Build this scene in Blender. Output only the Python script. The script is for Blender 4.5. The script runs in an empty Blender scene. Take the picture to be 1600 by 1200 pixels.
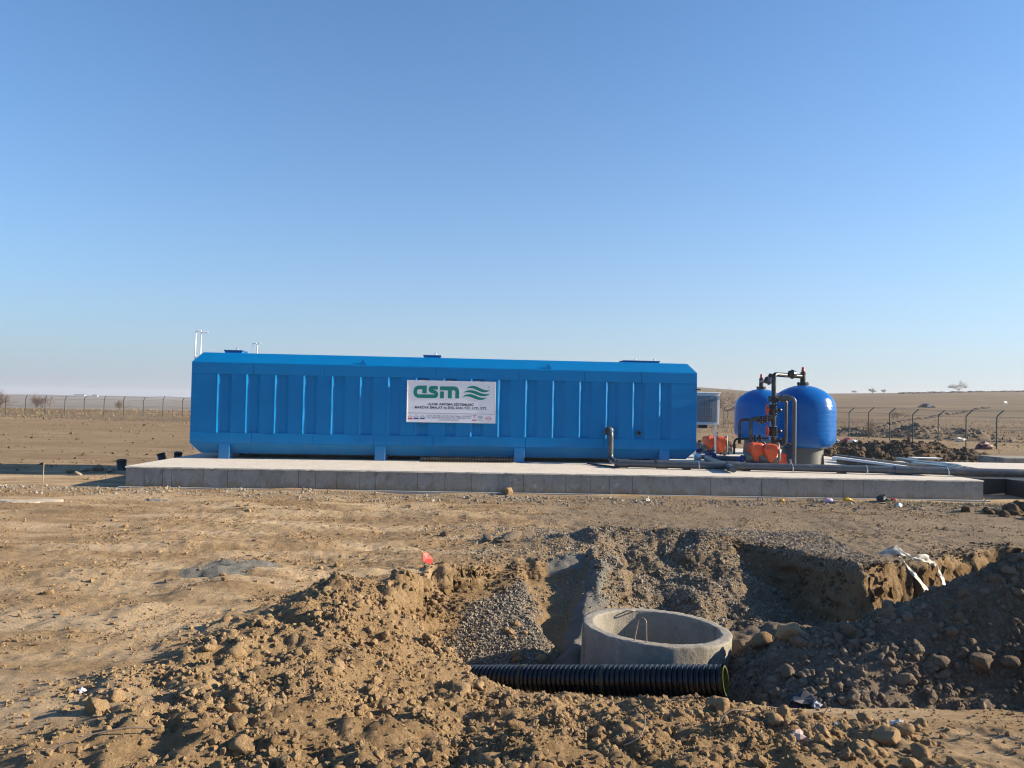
import bpy, math, random
import numpy as np
from mathutils import Vector, Matrix

random.seed(7)
rng = np.random.default_rng(11)
sc = bpy.context.scene
col = sc.collection
R = math.radians

# ------------------------------------------------------------------ camera, sky, sun, exposure
CAM_H = 1.97
cam_d = bpy.data.cameras.new('camera')
cam = bpy.data.objects.new('camera', cam_d)
col.objects.link(cam)
cam_d.sensor_width = 36.0
cam_d.lens = 36.0 * 1210 / 1600
cam_d.clip_start = 0.05
cam_d.clip_end = 9000
cam.matrix_world = Matrix.Translation((0, 0, CAM_H)) @ Matrix.Rotation(R(90 + 1.55), 4, 'X') @ Matrix.Rotation(R(1.1), 4, 'Z')
sc.camera = cam

SUN_EL, SUN_AZ = 21.0, 3.0           # azimuth measured from +X towards +Y
SKY_STRENGTH, SUN_STRENGTH = 0.096, 5.0
EXPOSURE = 1.2
world = bpy.data.worlds.new('World')
sc.world = world
world.use_nodes = True
wn = world.node_tree
sky = wn.nodes.new('ShaderNodeTexSky')
sky.sky_type = 'NISHITA'
sky.sun_disc = False
sky.sun_elevation = R(SUN_EL)
sky.sun_rotation = R(90 - SUN_AZ)
sky.altitude = 100
sky.air_density = 1.0
sky.dust_density = 0.2
sky.ozone_density = 6.0
wn.nodes['Background'].inputs['Strength'].default_value = SKY_STRENGTH
# low lilac-grey haze belt all round the horizon, paler towards the sun
def wnode(kind, **kw):
    o = wn.nodes.new(kind)
    for k, v in kw.items(): setattr(o, k, v)
    return o
def wmath(op, a, b=0.0):
    o = wnode('ShaderNodeMath', operation=op)
    for i, v in enumerate((a, b)):
        if hasattr(v, 'links'): wn.links.new(v, o.inputs[i])
        else: o.inputs[i].default_value = v
    return o.outputs[0]
tcw = wnode('ShaderNodeTexCoord'); sepw = wnode('ShaderNodeSeparateXYZ'); wn.links.new(tcw.outputs['Generated'], sepw.inputs[0])
elev = wmath('MAXIMUM', sepw.outputs['Z'], 0.0)
belt = wmath('MULTIPLY', wmath('POWER', 2.718, wmath('MULTIPLY', elev, -6.3)), 1.0)
side = wmath('ADD', wmath('MULTIPLY', sepw.outputs['X'], 0.62), 0.5); side = wmath('MINIMUM', wmath('MAXIMUM', side, 0.0), 1.0)
hcol = wnode('ShaderNodeMix', data_type='RGBA'); wn.links.new(side, hcol.inputs[0])
_k = 1.0 / (SKY_STRENGTH * 2 ** EXPOSURE)
hcol.inputs[6].default_value = (.33 * _k, .39 * _k, .505 * _k, 1); hcol.inputs[7].default_value = (.60 * _k, .625 * _k, .68 * _k, 1)
skymix = wnode('ShaderNodeMix', data_type='RGBA'); wn.links.new(belt, skymix.inputs[0]); tint = wnode('ShaderNodeMix', data_type='RGBA', blend_type='MULTIPLY'); tint.inputs[0].default_value = 1.0; tint.inputs[7].default_value = (.83, .95, .95, 1); wn.links.new(sky.outputs[0], tint.inputs[6]); wn.links.new(tint.outputs[2], skymix.inputs[6]); wn.links.new(hcol.outputs[2], skymix.inputs[7])
wn.links.new(skymix.outputs[2], wn.nodes['Background'].inputs['Color'])
sun_d = bpy.data.lights.new('sun', 'SUN')
sun_d.energy = SUN_STRENGTH
sun_d.angle = R(0.53)
sun_d.color = (1.0, 0.85, 0.64)
sun = bpy.data.objects.new('sun', sun_d)
col.objects.link(sun)
sun_dir = Vector((math.cos(R(SUN_EL)) * math.cos(R(SUN_AZ)), math.cos(R(SUN_EL)) * math.sin(R(SUN_AZ)), math.sin(R(SUN_EL))))
sun.rotation_euler = sun_dir.to_track_quat('Z', 'Y').to_euler()
sun.location = (40, 0, 30)
sc.view_settings.view_transform = 'Standard'
sc.view_settings.look = 'None'
sc.view_settings.gamma = 1
sc.view_settings.use_curve_mapping = False
sc.view_settings.exposure = EXPOSURE
sc.cycles.use_denoising = True
sc.cycles.denoising_input_passes = 'RGB_ALBEDO_NORMAL'
sc.cycles.filter_width = 1.15
sc.cycles.max_bounces = 6
sc.cycles.volume_bounces = 0
HAZE = 0.00019

# ------------------------------------------------------------------ picture -> place helpers
CM = np.array(cam.matrix_world.to_3x3())
CO = np.array([0, 0, CAM_H])
def ray(px, py): return CM @ np.array([(px - 800) / 1210, -(py - 600) / 1210, -1.0])
def at(px, py, Y):
    d = ray(px, py); return CO + d * (Y / d[1])
def onz(px, py, z=0.0):
    d = ray(px, py); return CO + d * ((z - CAM_H) / d[2])

# ------------------------------------------------------------------ mesh builder
class MB:
    def __init__(s): s.v = []; s.f = []; s.smooth = []
    def add(s, vs, fs, smooth=False):
        o = len(s.v); s.v += [tuple(map(float, p)) for p in vs]
        for f in fs: s.f.append(tuple(i + o for i in f)); s.smooth.append(smooth)
        return s
    def box(s, x0, x1, y0, y1, z0, z1, bev=0.0, M=None):
        if bev <= 0:
            vs = [(x, y, z) for z in (z0, z1) for (x, y) in ((x0, y0), (x1, y0), (x1, y1), (x0, y1))]
            fs = [(3, 2, 1, 0), (4, 5, 6, 7), (0, 1, 5, 4), (1, 2, 6, 5), (2, 3, 7, 6), (3, 0, 4, 7)]
        else:
            b = min(bev, (x1 - x0) / 2.01, (y1 - y0) / 2.01, (z1 - z0) / 2.01)
            vs = []
            for (z, i) in ((z0, b), (z0 + b, 0), (z1 - b, 0), (z1, b)):
                vs += [(x0 + b if not i else x0 + b + 0, y0 + i, z), (x1 - b, y0 + i, z), (x1 - i, y0 + b, z), (x1 - i, y1 - b, z), (x1 - b, y1 - i, z), (x0 + b, y1 - i, z), (x0 + i, y1 - b, z), (x0 + i, y0 + b, z)]
            fs = [tuple(range(7, -1, -1)), tuple(range(24, 32))]
            for l in range(3):
                for k in range(8): a = l * 8 + k; c = l * 8 + (k + 1) % 8; fs.append((a, c, c + 8, a + 8))
        if M is not None: vs = [tuple(M @ Vector(p)) for p in vs]
        return s.add(vs, fs)
    def beam(s, a, b, w, h, up=(0, 0, 1)):
        a = Vector(a); b = Vector(b); d = (b - a).normalized(); side = d.cross(Vector(up))
        if side.length < 1e-4: side = d.cross(Vector((0, 1, 0)))
        side.normalize(); u2 = side.cross(d)
        vs = [p + side * (sx * w / 2) + u2 * (sz * h / 2) for p in (a, b) for sx, sz in ((-1, -1), (1, -1), (1, 1), (-1, 1))]
        return s.add(vs, [(0, 1, 2, 3), (7, 6, 5, 4), (0, 4, 5, 1), (1, 5, 6, 2), (2, 6, 7, 3), (3, 7, 4, 0)])
    def tube(s, pts, r, n=10, caps=True, smooth=True):
        P = [Vector(p) for p in pts]
        rs = r if hasattr(r, '__len__') else [r] * len(P)
        t0 = (P[1] - P[0]).normalized()
        ref = Vector((0, 0, 1)) if abs(t0.z) < 0.9 else Vector((1, 0, 0))
        u = t0.cross(ref).normalized(); vs = []
        for i, p in enumerate(P):
            t = (P[min(i + 1, len(P) - 1)] - P[max(i - 1, 0)])
            if t.length < 1e-9: t = t0
            t.normalize(); u = (u - t * u.dot(t)).normalized(); w = t.cross(u)
            vs += [p + (u * math.cos(2 * math.pi * k / n) + w * math.sin(2 * math.pi * k / n)) * rs[i] for k in range(n)]
        fs = [(i * n + k, i * n + (k + 1) % n, (i + 1) * n + (k + 1) % n, (i + 1) * n + k) for i in range(len(P) - 1) for k in range(n)]
        s.add(vs, fs, smooth)
        if caps:
            m = len(P) - 1
            s.add([vs[k] for k in range(n)], [tuple(range(n - 1, -1, -1))])
            s.add([vs[m * n + k] for k in range(n)], [tuple(range(n))])
        return s
    def lathe(s, prof, n=32, c=(0, 0, 0), smooth=True, axis='z', skip=None):
        vs = []; fs = []
        for (r, z) in prof:
            for k in range(n):
                a = 2 * math.pi * k / n; x, y = r * math.cos(a), r * math.sin(a)
                q = (x, y, z) if axis == 'z' else ((z, x, y) if axis == 'x' else (y, z, x))
                vs.append((q[0] + c[0], q[1] + c[1], q[2] + c[2]))
        for i in range(len(prof) - 1):
            for k in range(n):
                if skip and skip(i, k): continue
                fs.append((i * n + k, i * n + (k + 1) % n, (i + 1) * n + (k + 1) % n, (i + 1) * n + k))
        return s.add(vs, fs, smooth)
    def poly(s, pts2, y0, y1):                     # prism: outline in x,z extruded along y (y0 = front)
        n = len(pts2)
        ar = sum(pts2[i][0] * pts2[(i + 1) % n][1] - pts2[(i + 1) % n][0] * pts2[i][1] for i in range(n))
        if ar < 0: pts2 = pts2[::-1]
        vs = [(x, y0, z) for x, z in pts2] + [(x, y1, z) for x, z in pts2]
        return s.add(vs, [tuple(range(n)), tuple(range(2 * n - 1, n - 1, -1))] + [((i + 1) % n, i, i + n, (i + 1) % n + n) for i in range(n)])
    def build(s, name, m, parent=None, world=False, loc=None, rz=0.0):
        me = bpy.data.meshes.new(name)
        vs = s.v
        if world and parent is not None:
            Mi = parent.matrix_basis.inverted()
            vs = [tuple(Mi @ Vector(p)) for p in vs]
        me.from_pydata(vs, [], s.f)
        me.polygons.foreach_set('use_smooth', s.smooth)
        if m is not None: me.materials.append(m)
        o = bpy.data.objects.new(name, me); col.objects.link(o)
        if parent is not None: o.parent = parent
        if loc is not None: o.location = loc
        if rz: o.rotation_euler = (0, 0, rz)
        return o

def tag(o, label=None, cat=None, group=None, kind=None):
    if label: o['label'] = label
    if cat: o['category'] = cat
    if group: o['group'] = group
    if kind: o['kind'] = kind
    return o
def empty(name, label, cat, loc=(0, 0, 0), rz=0.0, group=None):
    o = bpy.data.objects.new(name, None); col.objects.link(o)
    o.empty_display_size = 0.2
    o.matrix_basis = Matrix.Translation(loc) @ Matrix.Rotation(rz, 4, 'Z')
    return tag(o, label, cat, group)
def bend(pts, r, n=5):                              # round the corners of a polyline
    P = [Vector(p) for p in pts]; out = [P[0]]
    for i in range(1, len(P) - 1):
        a, b, c = P[i - 1], P[i], P[i + 1]
        d0 = (a - b); d1 = (c - b); q = min(r, d0.length * .49, d1.length * .49)
        p0 = b + d0.normalized() * q; p1 = b + d1.normalized() * q
        for k in range(n + 1):
            t = k / n; out.append(p0 * (1 - t) ** 2 + b * 2 * t * (1 - t) + p1 * t * t)
    out.append(P[-1]); return out

# ------------------------------------------------------------------ materials
class NT:
    def __init__(s, name):
        s.m = bpy.data.materials.new(name); s.m.use_nodes = True
        s.t = s.m.node_tree; s.b = s.t.nodes['Principled BSDF']
    def n(s, kind, **kw):
        o = s.t.nodes.new(kind)
        for k, v in kw.items():
            if k in o.inputs: o.inputs[k].default_value = v
            else: setattr(o, k, v)
        return o
    def l(s, a, b): s.t.links.new(a, b)
    def coord(s, obj=True, scale=(1, 1, 1), rot=(0, 0, 0)):
        mp = s.n('ShaderNodeMapping'); mp.inputs['Scale'].default_value = scale; mp.inputs['Rotation'].default_value = rot
        if obj: tc = s.n('ShaderNodeTexCoord'); s.l(tc.outputs['Object'], mp.inputs[0])
        else: g = s.n('ShaderNodeNewGeometry'); s.l(g.outputs['Position'], mp.inputs[0])
        return mp.outputs[0]
    def noise(s, vec, scale, detail=4, rough=.55, dist=0):
        o = s.n('ShaderNodeTexNoise'); o.inputs['Scale'].default_value = scale; o.inputs['Detail'].default_value = detail
        o.inputs['Roughness'].default_value = rough; o.inputs['Distortion'].default_value = dist
        s.l(vec, o.inputs['Vector']); return o.outputs['Fac']
    def ramp(s, fac, stops):
        o = s.n('ShaderNodeValToRGB'); e = o.color_ramp.elements
        while len(e) < len(stops): e.new(0.5)
        for i, (p, c) in enumerate(stops): e[i].position = p; e[i].color = (*c, 1) if len(c) == 3 else c
        s.l(fac, o.inputs[0]); return o.outputs[0]
    def mix(s, fac, a, b, mode='MIX'):
        o = s.n('ShaderNodeMix', data_type='RGBA', blend_type=mode)
        for sock, v in ((o.inputs[0], fac), (o.inputs[6], a), (o.inputs[7], b)):
            if hasattr(v, 'links'): s.l(v, sock)
            elif hasattr(v, '__len__'): sock.default_value = (*v, 1)
            else: sock.default_value = v
        return o.outputs[2]
    def math(s, op, a, b=0.0, clamp=False):
        o = s.n('ShaderNodeMath', operation=op); o.use_clamp = clamp
        for sock, v in ((o.inputs[0], a), (o.inputs[1], b)):
            if hasattr(v, 'links'): s.l(v, sock)
            else: sock.default_value = v
        return o.outputs[0]
    def step(s, v, a, b):
        o = s.n('ShaderNodeMapRange'); o.interpolation_type = 'SMOOTHSTEP'
        s.l(v, o.inputs[0]); o.inputs[1].default_value = a; o.inputs[2].default_value = b; return o.outputs[0]
    def bump(s, h, strength=.3, dist=.02):
        o = s.n('ShaderNodeBump'); o.inputs['Strength'].default_value = strength; o.inputs['Distance'].default_value = dist
        s.l(h, o.inputs['Height']); s.l(o.outputs[0], s.b.inputs['Normal'])
    def attr(s, name):
        o = s.n('ShaderNodeAttribute', attribute_name=name); return o.outputs['Fac']
    def set(s, color=None, rough=None, metal=None, spec=None):
        for nm, v in (('Base Color', color), ('Roughness', rough), ('Metallic', metal), ('Specular IOR Level', spec)):
            if v is None: continue
            i = s.b.inputs[nm]
            if hasattr(v, 'links'): s.l(v, i)
            elif hasattr(v, '__len__'): i.default_value = (*v, 1)
            else: i.default_value = v
        return s.m

def plain(name, c, rough=.5, metal=0.0, var=.12, scale=8, spec=None, bump=0.0, dust=None):
    k = NT(name); v = k.coord(); f = k.noise(v, scale, 5, .6)
    lo = tuple(x * (1 - var) for x in c); hi = tuple(min(1, x * (1 + var)) for x in c)
    cc = k.ramp(f, [(.3, lo), (.7, hi)])
    if dust:
        d = k.step(k.noise(v, scale * .35, 6, .65), .52, .75)
        cc = k.mix(k.math('MULTIPLY', d, dust), cc, (.40, .33, .25))
    k.set(cc, k.ramp(f, [(.25, (rough * .85,) * 3), (.75, (min(1, rough * 1.15),) * 3)]), metal, spec)
    if bump: k.bump(k.noise(v, scale * 6, 4), bump, .01)
    return k.m

M = {}
def paint():
    k = NT('blue_paint'); v = k.coord()
    f = k.noise(v, 1.1, 4, .6)
    c = k.ramp(f, [(.3, (.0, .158, .405)), (.7, (.0, .186, .47))])
    drip = k.noise(k.coord(scale=(9, 9, .5)), 1.4, 4, .6)
    c = k.mix(k.math('MULTIPLY', k.step(drip, .55, .8), .30), c, (.05, .20, .40))
    c = k.mix(k.math('MULTIPLY', k.step(k.noise(v, 2.7, 8, .75), .66, .74), .35), c, (.16, .25, .36))
    sz = k.n('ShaderNodeSeparateXYZ'); k.l(v, sz.inputs[0])
    dust = k.math('MULTIPLY', k.step(k.math('ADD', sz.outputs['Z'], k.math('MULTIPLY', k.noise(v, 3.5, 7, .7), .9)), 1.05, .45), .16)
    c = k.mix(dust, c, (.26, .24, .21))
    k.set(c, k.ramp(k.noise(v, 3, 5), [(.3, (.3,) * 3), (.7, (.46,) * 3)]), 0, .22)
    k.bump(k.noise(v, 1.6, 2), .10, .03)
    return k.m
M['paint'] = paint()
M['hatch'] = plain('hatch_steel', (.03, .10, .24), .5, var=.3)
M['galv'] = plain('galvanised_steel', (.62, .64, .66), .35, .6)
M['white_paint'] = plain('white_paint', (.8, .8, .8), .4, var=.04)
M['board'] = plain('sign_board', (.80, .79, .83), .35, var=.02)
M['frame_alu'] = plain('sign_frame', (.74, .76, .79), .3, .5)
M['green'] = plain('green_print', (.0, .20, .155), .45, var=.03)
M['ink'] = plain('black_print', (.012, .012, .03), .5, var=.05)
M['grey_ink'] = plain('grey_print', (.17, .17, .22), .5, var=.05)
M['red_ink'] = plain('red_print', (.55, .05, .06), .5, var=.05)
M['navy_ink'] = plain('navy_print', (.04, .05, .16), .5, var=.05)
M['black_pvc'] = plain('black_plastic', (.012, .013, .015), .35, var=.3, dust=.15)
M['black_pipe'] = plain('black_ribbed_plastic', (.008, .009, .011), .3, var=.3)
M['grey_pvc'] = plain('grey_plastic', (.065, .075, .088), .38, var=.15, dust=.25)
M['dark_grey'] = plain('dark_grey_plastic', (.035, .04, .047), .4, var=.2, dust=.2)
M['steel_bolt'] = plain('bolt_steel', (.6, .6, .6), .3, .9)
M['red_valve'] = plain('red_plastic', (.50, .06, .035), .45)
M['orange'] = plain('orange_tarpaulin', (.64, .095, .03), .5, var=.15, bump=.25, scale=5)
M['pump_blue'] = plain('pump_blue', (.008, .03, .16), .4)
M['pump_grey'] = plain('pump_grey', (.12, .13, .12), .5, dust=.3)
M['cabinet'] = plain('cabinet_grey', (.56, .58, .60), .45, var=.04)
M['cabinet_door'] = plain('cabinet_window', (.14, .17, .20), .4, var=.08)
M['vessel'] = None
def vessel():
    k = NT('vessel_blue'); v = k.coord()
    w = k.n('ShaderNodeTexWave', wave_type='BANDS', bands_direction='Z'); w.inputs['Scale'].default_value = 9; w.inputs['Distortion'].default_value = 4; w.inputs['Detail'].default_value = 3
    k.l(v, w.inputs[0])
    c = k.ramp(k.noise(v, 3, 5), [(.3, (.002, .092, .33)), (.7, (.003, .112, .40))])
    c = k.mix(k.math('MULTIPLY', k.step(k.noise(v, 2.2, 6, .7), .56, .75), .12), c, (.35, .36, .36))
    k.set(c, .21, 0, .3)
    k.bump(k.math('ADD', k.math('MULTIPLY', w.outputs['Fac'], .9), k.noise(k.coord(scale=(6, 6, 40)), 1, 4)), .30, .008)
    return k.m
M['vessel'] = vessel()
M['skirt'] = plain('skirt_grey', (.085, .09, .088), .6, dust=.15)
M['fence_green'] = plain('fence_paint', (.02, .045, .038), .5)
M['wire'] = plain('fence_wire', (.25, .26, .25), .45, .5)
M['rusty'] = plain('rusty_steel', (.30, .20, .15), .6, .3, var=.4)
M['fabric'] = plain('white_geotextile', (.62, .57, .50), .85, var=.12, bump=.3)
M['red_scrap'] = plain('red_scrap_plastic', (.85, .035, .02), .5)
M['twig'] = plain('dry_twig', (.34, .26, .17), .8, var=.3)
M['bark'] = plain('bare_bark', (.14, .105, .085), .9, var=.3)
M['twigs_far'] = plain('bare_branches', (.17, .12, .10), .95, var=.3)
M['animal'] = plain('white_hide', (.72, .67, .6), .9)
M['bar_blue'] = plain('blue_grey_steel', (.13, .19, .23), .4, .3, dust=.35)
M['sheet_white'] = plain('white_sheet', (.7, .7, .7), .6)
M['tarp_and_gap_shade'] = plain('tarpaulin_and_gap_shade', (.028, .03, .034), .6, bump=.4)
M['roof_far'] = plain('barn_roof', (.12, .13, .16), .8)
M['wall_far'] = plain('barn_wall', (.7, .7, .7), .9)

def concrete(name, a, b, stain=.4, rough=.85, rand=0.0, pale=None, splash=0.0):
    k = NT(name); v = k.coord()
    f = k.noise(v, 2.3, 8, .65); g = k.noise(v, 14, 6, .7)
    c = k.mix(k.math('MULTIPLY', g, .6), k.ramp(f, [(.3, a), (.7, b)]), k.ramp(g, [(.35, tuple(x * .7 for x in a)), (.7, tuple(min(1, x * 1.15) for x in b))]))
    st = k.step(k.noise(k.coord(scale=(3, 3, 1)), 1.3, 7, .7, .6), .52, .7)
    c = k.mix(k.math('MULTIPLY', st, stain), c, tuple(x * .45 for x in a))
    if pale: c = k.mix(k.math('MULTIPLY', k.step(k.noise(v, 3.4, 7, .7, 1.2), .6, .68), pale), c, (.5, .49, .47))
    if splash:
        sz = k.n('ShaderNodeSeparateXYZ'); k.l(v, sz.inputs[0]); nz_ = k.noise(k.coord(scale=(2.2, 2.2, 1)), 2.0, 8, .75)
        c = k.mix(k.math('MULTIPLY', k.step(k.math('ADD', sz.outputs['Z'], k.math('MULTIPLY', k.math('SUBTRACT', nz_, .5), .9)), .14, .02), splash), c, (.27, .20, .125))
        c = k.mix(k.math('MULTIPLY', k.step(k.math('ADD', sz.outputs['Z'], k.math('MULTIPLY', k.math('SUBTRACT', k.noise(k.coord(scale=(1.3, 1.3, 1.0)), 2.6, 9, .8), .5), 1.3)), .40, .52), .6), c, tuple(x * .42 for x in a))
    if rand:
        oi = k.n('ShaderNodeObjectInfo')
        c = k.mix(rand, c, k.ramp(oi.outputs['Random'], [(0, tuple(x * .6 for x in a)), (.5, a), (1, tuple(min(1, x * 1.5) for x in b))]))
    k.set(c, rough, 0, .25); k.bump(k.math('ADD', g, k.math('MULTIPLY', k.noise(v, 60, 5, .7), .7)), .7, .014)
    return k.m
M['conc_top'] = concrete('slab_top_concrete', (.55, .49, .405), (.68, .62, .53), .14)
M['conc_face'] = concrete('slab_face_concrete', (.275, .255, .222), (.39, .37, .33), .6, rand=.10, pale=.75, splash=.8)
M['conc_ring'] = concrete('ring_concrete', (.21, .192, .16), (.335, .31, .265), .7, pale=.35)
M['blinding'] = concrete('blinding_concrete', (.38, .36, .32), (.5, .47, .42), .3)
M['cement'] = concrete('spilled_cement', (.16, .155, .135), (.25, .24, .21), .35)

def soil_nodes(k, v, tan_a, tan_b, tan_c):
    big = k.noise(v, .55, 5, .6); mid = k.noise(v, 4.5, 9, .72); fine = k.noise(v, 30, 9, .8)
    c = k.ramp(mid, [(.28, tan_a), (.5, tan_b), (.74, tan_c)])
    c = k.mix(k.ramp(fine, [(.38, (.75,) * 3), (.56, (0,) * 3)]), c, tuple(x * .5 for x in tan_a))
    c = k.mix(k.ramp(fine, [(.56, (.0,) * 3), (.70, (.5,) * 3)]), c, tuple(min(1, x * 1.25) for x in tan_c))
    c = k.mix(k.ramp(big, [(.35, (.0,) * 3), (.65, (.55,) * 3)]), c, tan_c)
    return c, fine, mid

SA, SB, SC = (.22, .140, .071), (.345, .232, .125), (.45, .320, .185)
def ground_mat():
    k = NT('ground_soil'); v = k.coord(obj=False)
    c, fine, mid = soil_nodes(k, v, SA, SB, SC)
    # pale trampled dust, in streaks across the plain
    streak = k.noise(k.coord(obj=False, scale=(.25, 1.0, 1)), 1.5, 6, .65, .4)
    c = k.mix(k.math('MULTIPLY', k.math('MULTIPLY', k.step(streak, .40, .68), .75), k.attr('dry')), c, (.60, .465, .31))
    c = k.mix(k.math('MULTIPLY', k.step(streak, .50, .30), k.math('MULTIPLY', k.attr('dry'), .45)), c, (.23, .175, .12))
    # gravel: voronoi cells of many greys
    vo = k.n('ShaderNodeTexVoronoi', feature='F1'); vo.inputs['Scale'].default_value = 55; k.l(v, vo.inputs['Vector'])
    sep = k.n('ShaderNodeSeparateColor'); k.l(vo.outputs['Color'], sep.inputs[0])
    gcol = k.ramp(sep.outputs[0], [(0, (.13, .105, .078)), (.5, (.26, .22, .17)), (1, (.43, .375, .30))])
    gmask = k.math('MULTIPLY', k.attr('gravel'), k.step(k.math('ADD', k.noise(v, 3, 5, .7), k.attr('gravel')), .7, 1.1), True)
    c = k.mix(gmask, c, gcol)
    # darker fresh-dug soil
    c = k.mix(k.math('MULTIPLY', k.attr('dug'), .85), c, k.ramp(mid, [(.3, (.085, .06, .04)), (.7, (.17, .125, .085))]))
    # cement spill
    c = k.mix(k.step(k.math('ADD', k.attr('cement'), k.math('MULTIPLY', k.math('SUBTRACT', k.noise(v, 7, 6, .7), .5), .8)), .42, .58), c,
              k.ramp(mid, [(.3, (.17, .165, .145)), (.7, (.27, .26, .23))]))
    # dry grass plain and hill fields
    st2 = k.noise(k.coord(obj=False, scale=(.03, .12, .3)), 1.2, 8, .62, .5)
    st3 = k.noise(k.coord(obj=False, scale=(.012, .02, .05)), 1.0, 5, .6)
    grass = k.ramp(st2, [(.3, (.115, .082, .051)), (.5, (.178, .130, .082)), (.7, (.245, .185, .118))])
    grass = k.mix(k.step(k.noise(k.coord(obj=False, scale=(.15, .6, 1)), .9, 8, .7), .56, .66), grass, (.11, .08, .052))
    grass = k.mix(k.math('MULTIPLY', k.step(st3, .5, .62), .45), grass, (.14, .125, .075))
    c = k.mix(k.attr('grass'), c, grass)
    field = k.ramp(k.noise(k.coord(obj=False, scale=(.0012, .006, .02)), 1.4, 3, .5), [(.35, (.12, .10, .085)), (.5, (.20, .165, .12)), (.62, (.15, .115, .09))])
    c = k.mix(k.attr('field'), c, field)
    k.set(c, .95, 0, .12)
    h = k.math('ADD', k.math('MULTIPLY', k.noise(v, 9, 9, .75), 1.6), k.math('ADD', k.math('MULTIPLY', fine, .9), k.math('MULTIPLY', k.math('MULTIPLY', vo.outputs['Distance'], k.attr('gravel')), -.8)))
    k.bump(h, 1.0, .045)
    return k.m
M['ground'] = ground_mat()
def clod_mat(name, a, b, c3):
    k = NT(name); v = k.coord(obj=False)
    c, fine, mid = soil_nodes(k, v, a, b, c3)
    t = k.attr('tint')
    c = k.mix(.28, c, k.ramp(t, [(0, tuple(x * .8 for x in a)), (.5, b), (1, tuple(min(1, x * 1.15) for x in c3))]))
    k.set(c, .95, 0, .1); k.bump(k.math('ADD', k.noise(v, 70, 8, .75), k.math('MULTIPLY', k.noise(v, 22, 5, .7), 1.6)), 1.0, .02)
    return k.m
M['clod'] = clod_mat('clod_soil', SA, SB, SC)
M['dark_clod'] = clod_mat('heap_soil', (.105, .077, .052), (.19, .145, .102), (.31, .25, .19))
M['field_clod'] = clod_mat('field_soil', (.11, .08, .05), (.175, .128, .08), (.25, .185, .12))
M['pebble'] = clod_mat('pebble_stone', (.16, .13, .10), (.31, .265, .205), (.47, .42, .35))
M['brown_clod'] = clod_mat('brown_heap_soil', (.075, .05, .032), (.13, .09, .06), (.20, .145, .095))

# ------------------------------------------------------------------ numpy noise
PERM = rng.permutation(512).astype(np.int64)
PERM = np.concatenate([PERM, PERM, PERM])
GA = rng.random(512) * 2 * np.pi
GX, GY = np.cos(GA), np.sin(GA)
def perlin(x, y, seed=0):
    x = x + seed * 17.31; y = y - seed * 9.77
    xi = np.floor(x).astype(np.int64); yi = np.floor(y).astype(np.int64)
    xf = x - xi; yf = y - yi
    u = xf * xf * xf * (xf * (xf * 6 - 15) + 10); w = yf * yf * yf * (yf * (yf * 6 - 15) + 10)
    def g(ax, ay):
        h = PERM[PERM[(xi + ax) & 511] + ((yi + ay) & 511)]
        return GX[h] * (xf - ax) + GY[h] * (yf - ay)
    a = g(0, 0) + u * (g(1, 0) - g(0, 0)); b = g(0, 1) + u * (g(1, 1) - g(0, 1))
    return (a + w * (b - a)) * 1.5
def ss(a, b, x):
    t = np.clip((x - a) / (b - a), 0, 1); return t * t * (3 - 2 * t)
def poly_sd(X, Y, P):
    P = np.asarray(P); d = np.full(X.shape, 1e9); ins = np.zeros(X.shape, bool)
    n = len(P)
    for i in range(n):
        a = P[i]; b = P[(i + 1) % n]; e = b - a
        t = np.clip(((X - a[0]) * e[0] + (Y - a[1]) * e[1]) / (e @ e), 0, 1)
        d = np.minimum(d, np.hypot(X - a[0] - t * e[0], Y - a[1] - t * e[1]))
        c = ((a[1] > Y) != (b[1] > Y)) & (X < (b[0] - a[0]) * (Y - a[1]) / ((b[1] - a[1]) if b[1] != a[1] else 1e-9) + a[0])
        ins ^= c
    return np.where(ins, -d, d)

def gp(*pts): return np.array([onz(*p)[:2] for p in pts])
PIT = gp((640, 915, .05), (690, 893, .02), (760, 884), (850, 874), (915, 872), (950, 842), (1050, 838), (1150, 846), (1210, 856), (1275, 872),
         (1345, 888), (1400, 878), (1480, 868), (1560, 858), (1700, 858), (1700, 960, -.1), (1440, 1060, -.1), (1300, 1078, -.2), (1140, 1082, -.2), (980, 1074, -.2),
         (850, 1066, -.2), (760, 1035, -.15), (700, 985, -.05), (640, 950, 0.05))
BANK = gp((468, 912, .1), (560, 905, .1), (640, 897, .05), (720, 905, 0), (760, 1010, -.1), (850, 1072, -.15), (1130, 1085, -.15), (1430, 1135, .1), (1470, 1230, .2), (1500, 1500, .3),
          (-300, 1500, .3), (60, 1210, .25), (120, 1130, .2), (250, 1022, .15), (360, 975, .12))
SPILL = gp((282, 915, 0), (285, 900, 0), (330, 882, 0), (380, 876, 0), (425, 878, 0), (432, 888, 0), (390, 902, 0), (330, 915, 0))
PLATE = gp((1440, 1098, .1), (1530, 1092, .1), (1640, 1120, .1), (1800, 1300, .2), (1470, 1300, .2), (1440, 1160, .15))

def hills(X, Y):
    yy = np.maximum(Y, 1.0); t = X / np.maximum(yy, 30.0)
    wr = ss(-.36, .12, t)
    right = np.interp(yy, [0, 62, 110, 160, 250, 350, 450, 560, 640, 720, 900, 4500], [0, 0, .5, 1.6, 4.6, 8.6, 12.3, 16.2, 18.2, 18.6, 12, 0])
    right = right * (1 + .06 * np.sin(t * 9 + 1)) * (.93 + .22 * ss(.35, .68, t) + .16 * ss(.36, .22, t))
    left = np.interp(yy, [0, 82, 96, 110, 300, 700, 1200, 2000, 2900, 3600, 4500], [0, 0, .35, .1, -9, -12, -7, 0, 6, 9, 6])
    return right * wr + left * (1 - wr)

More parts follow.
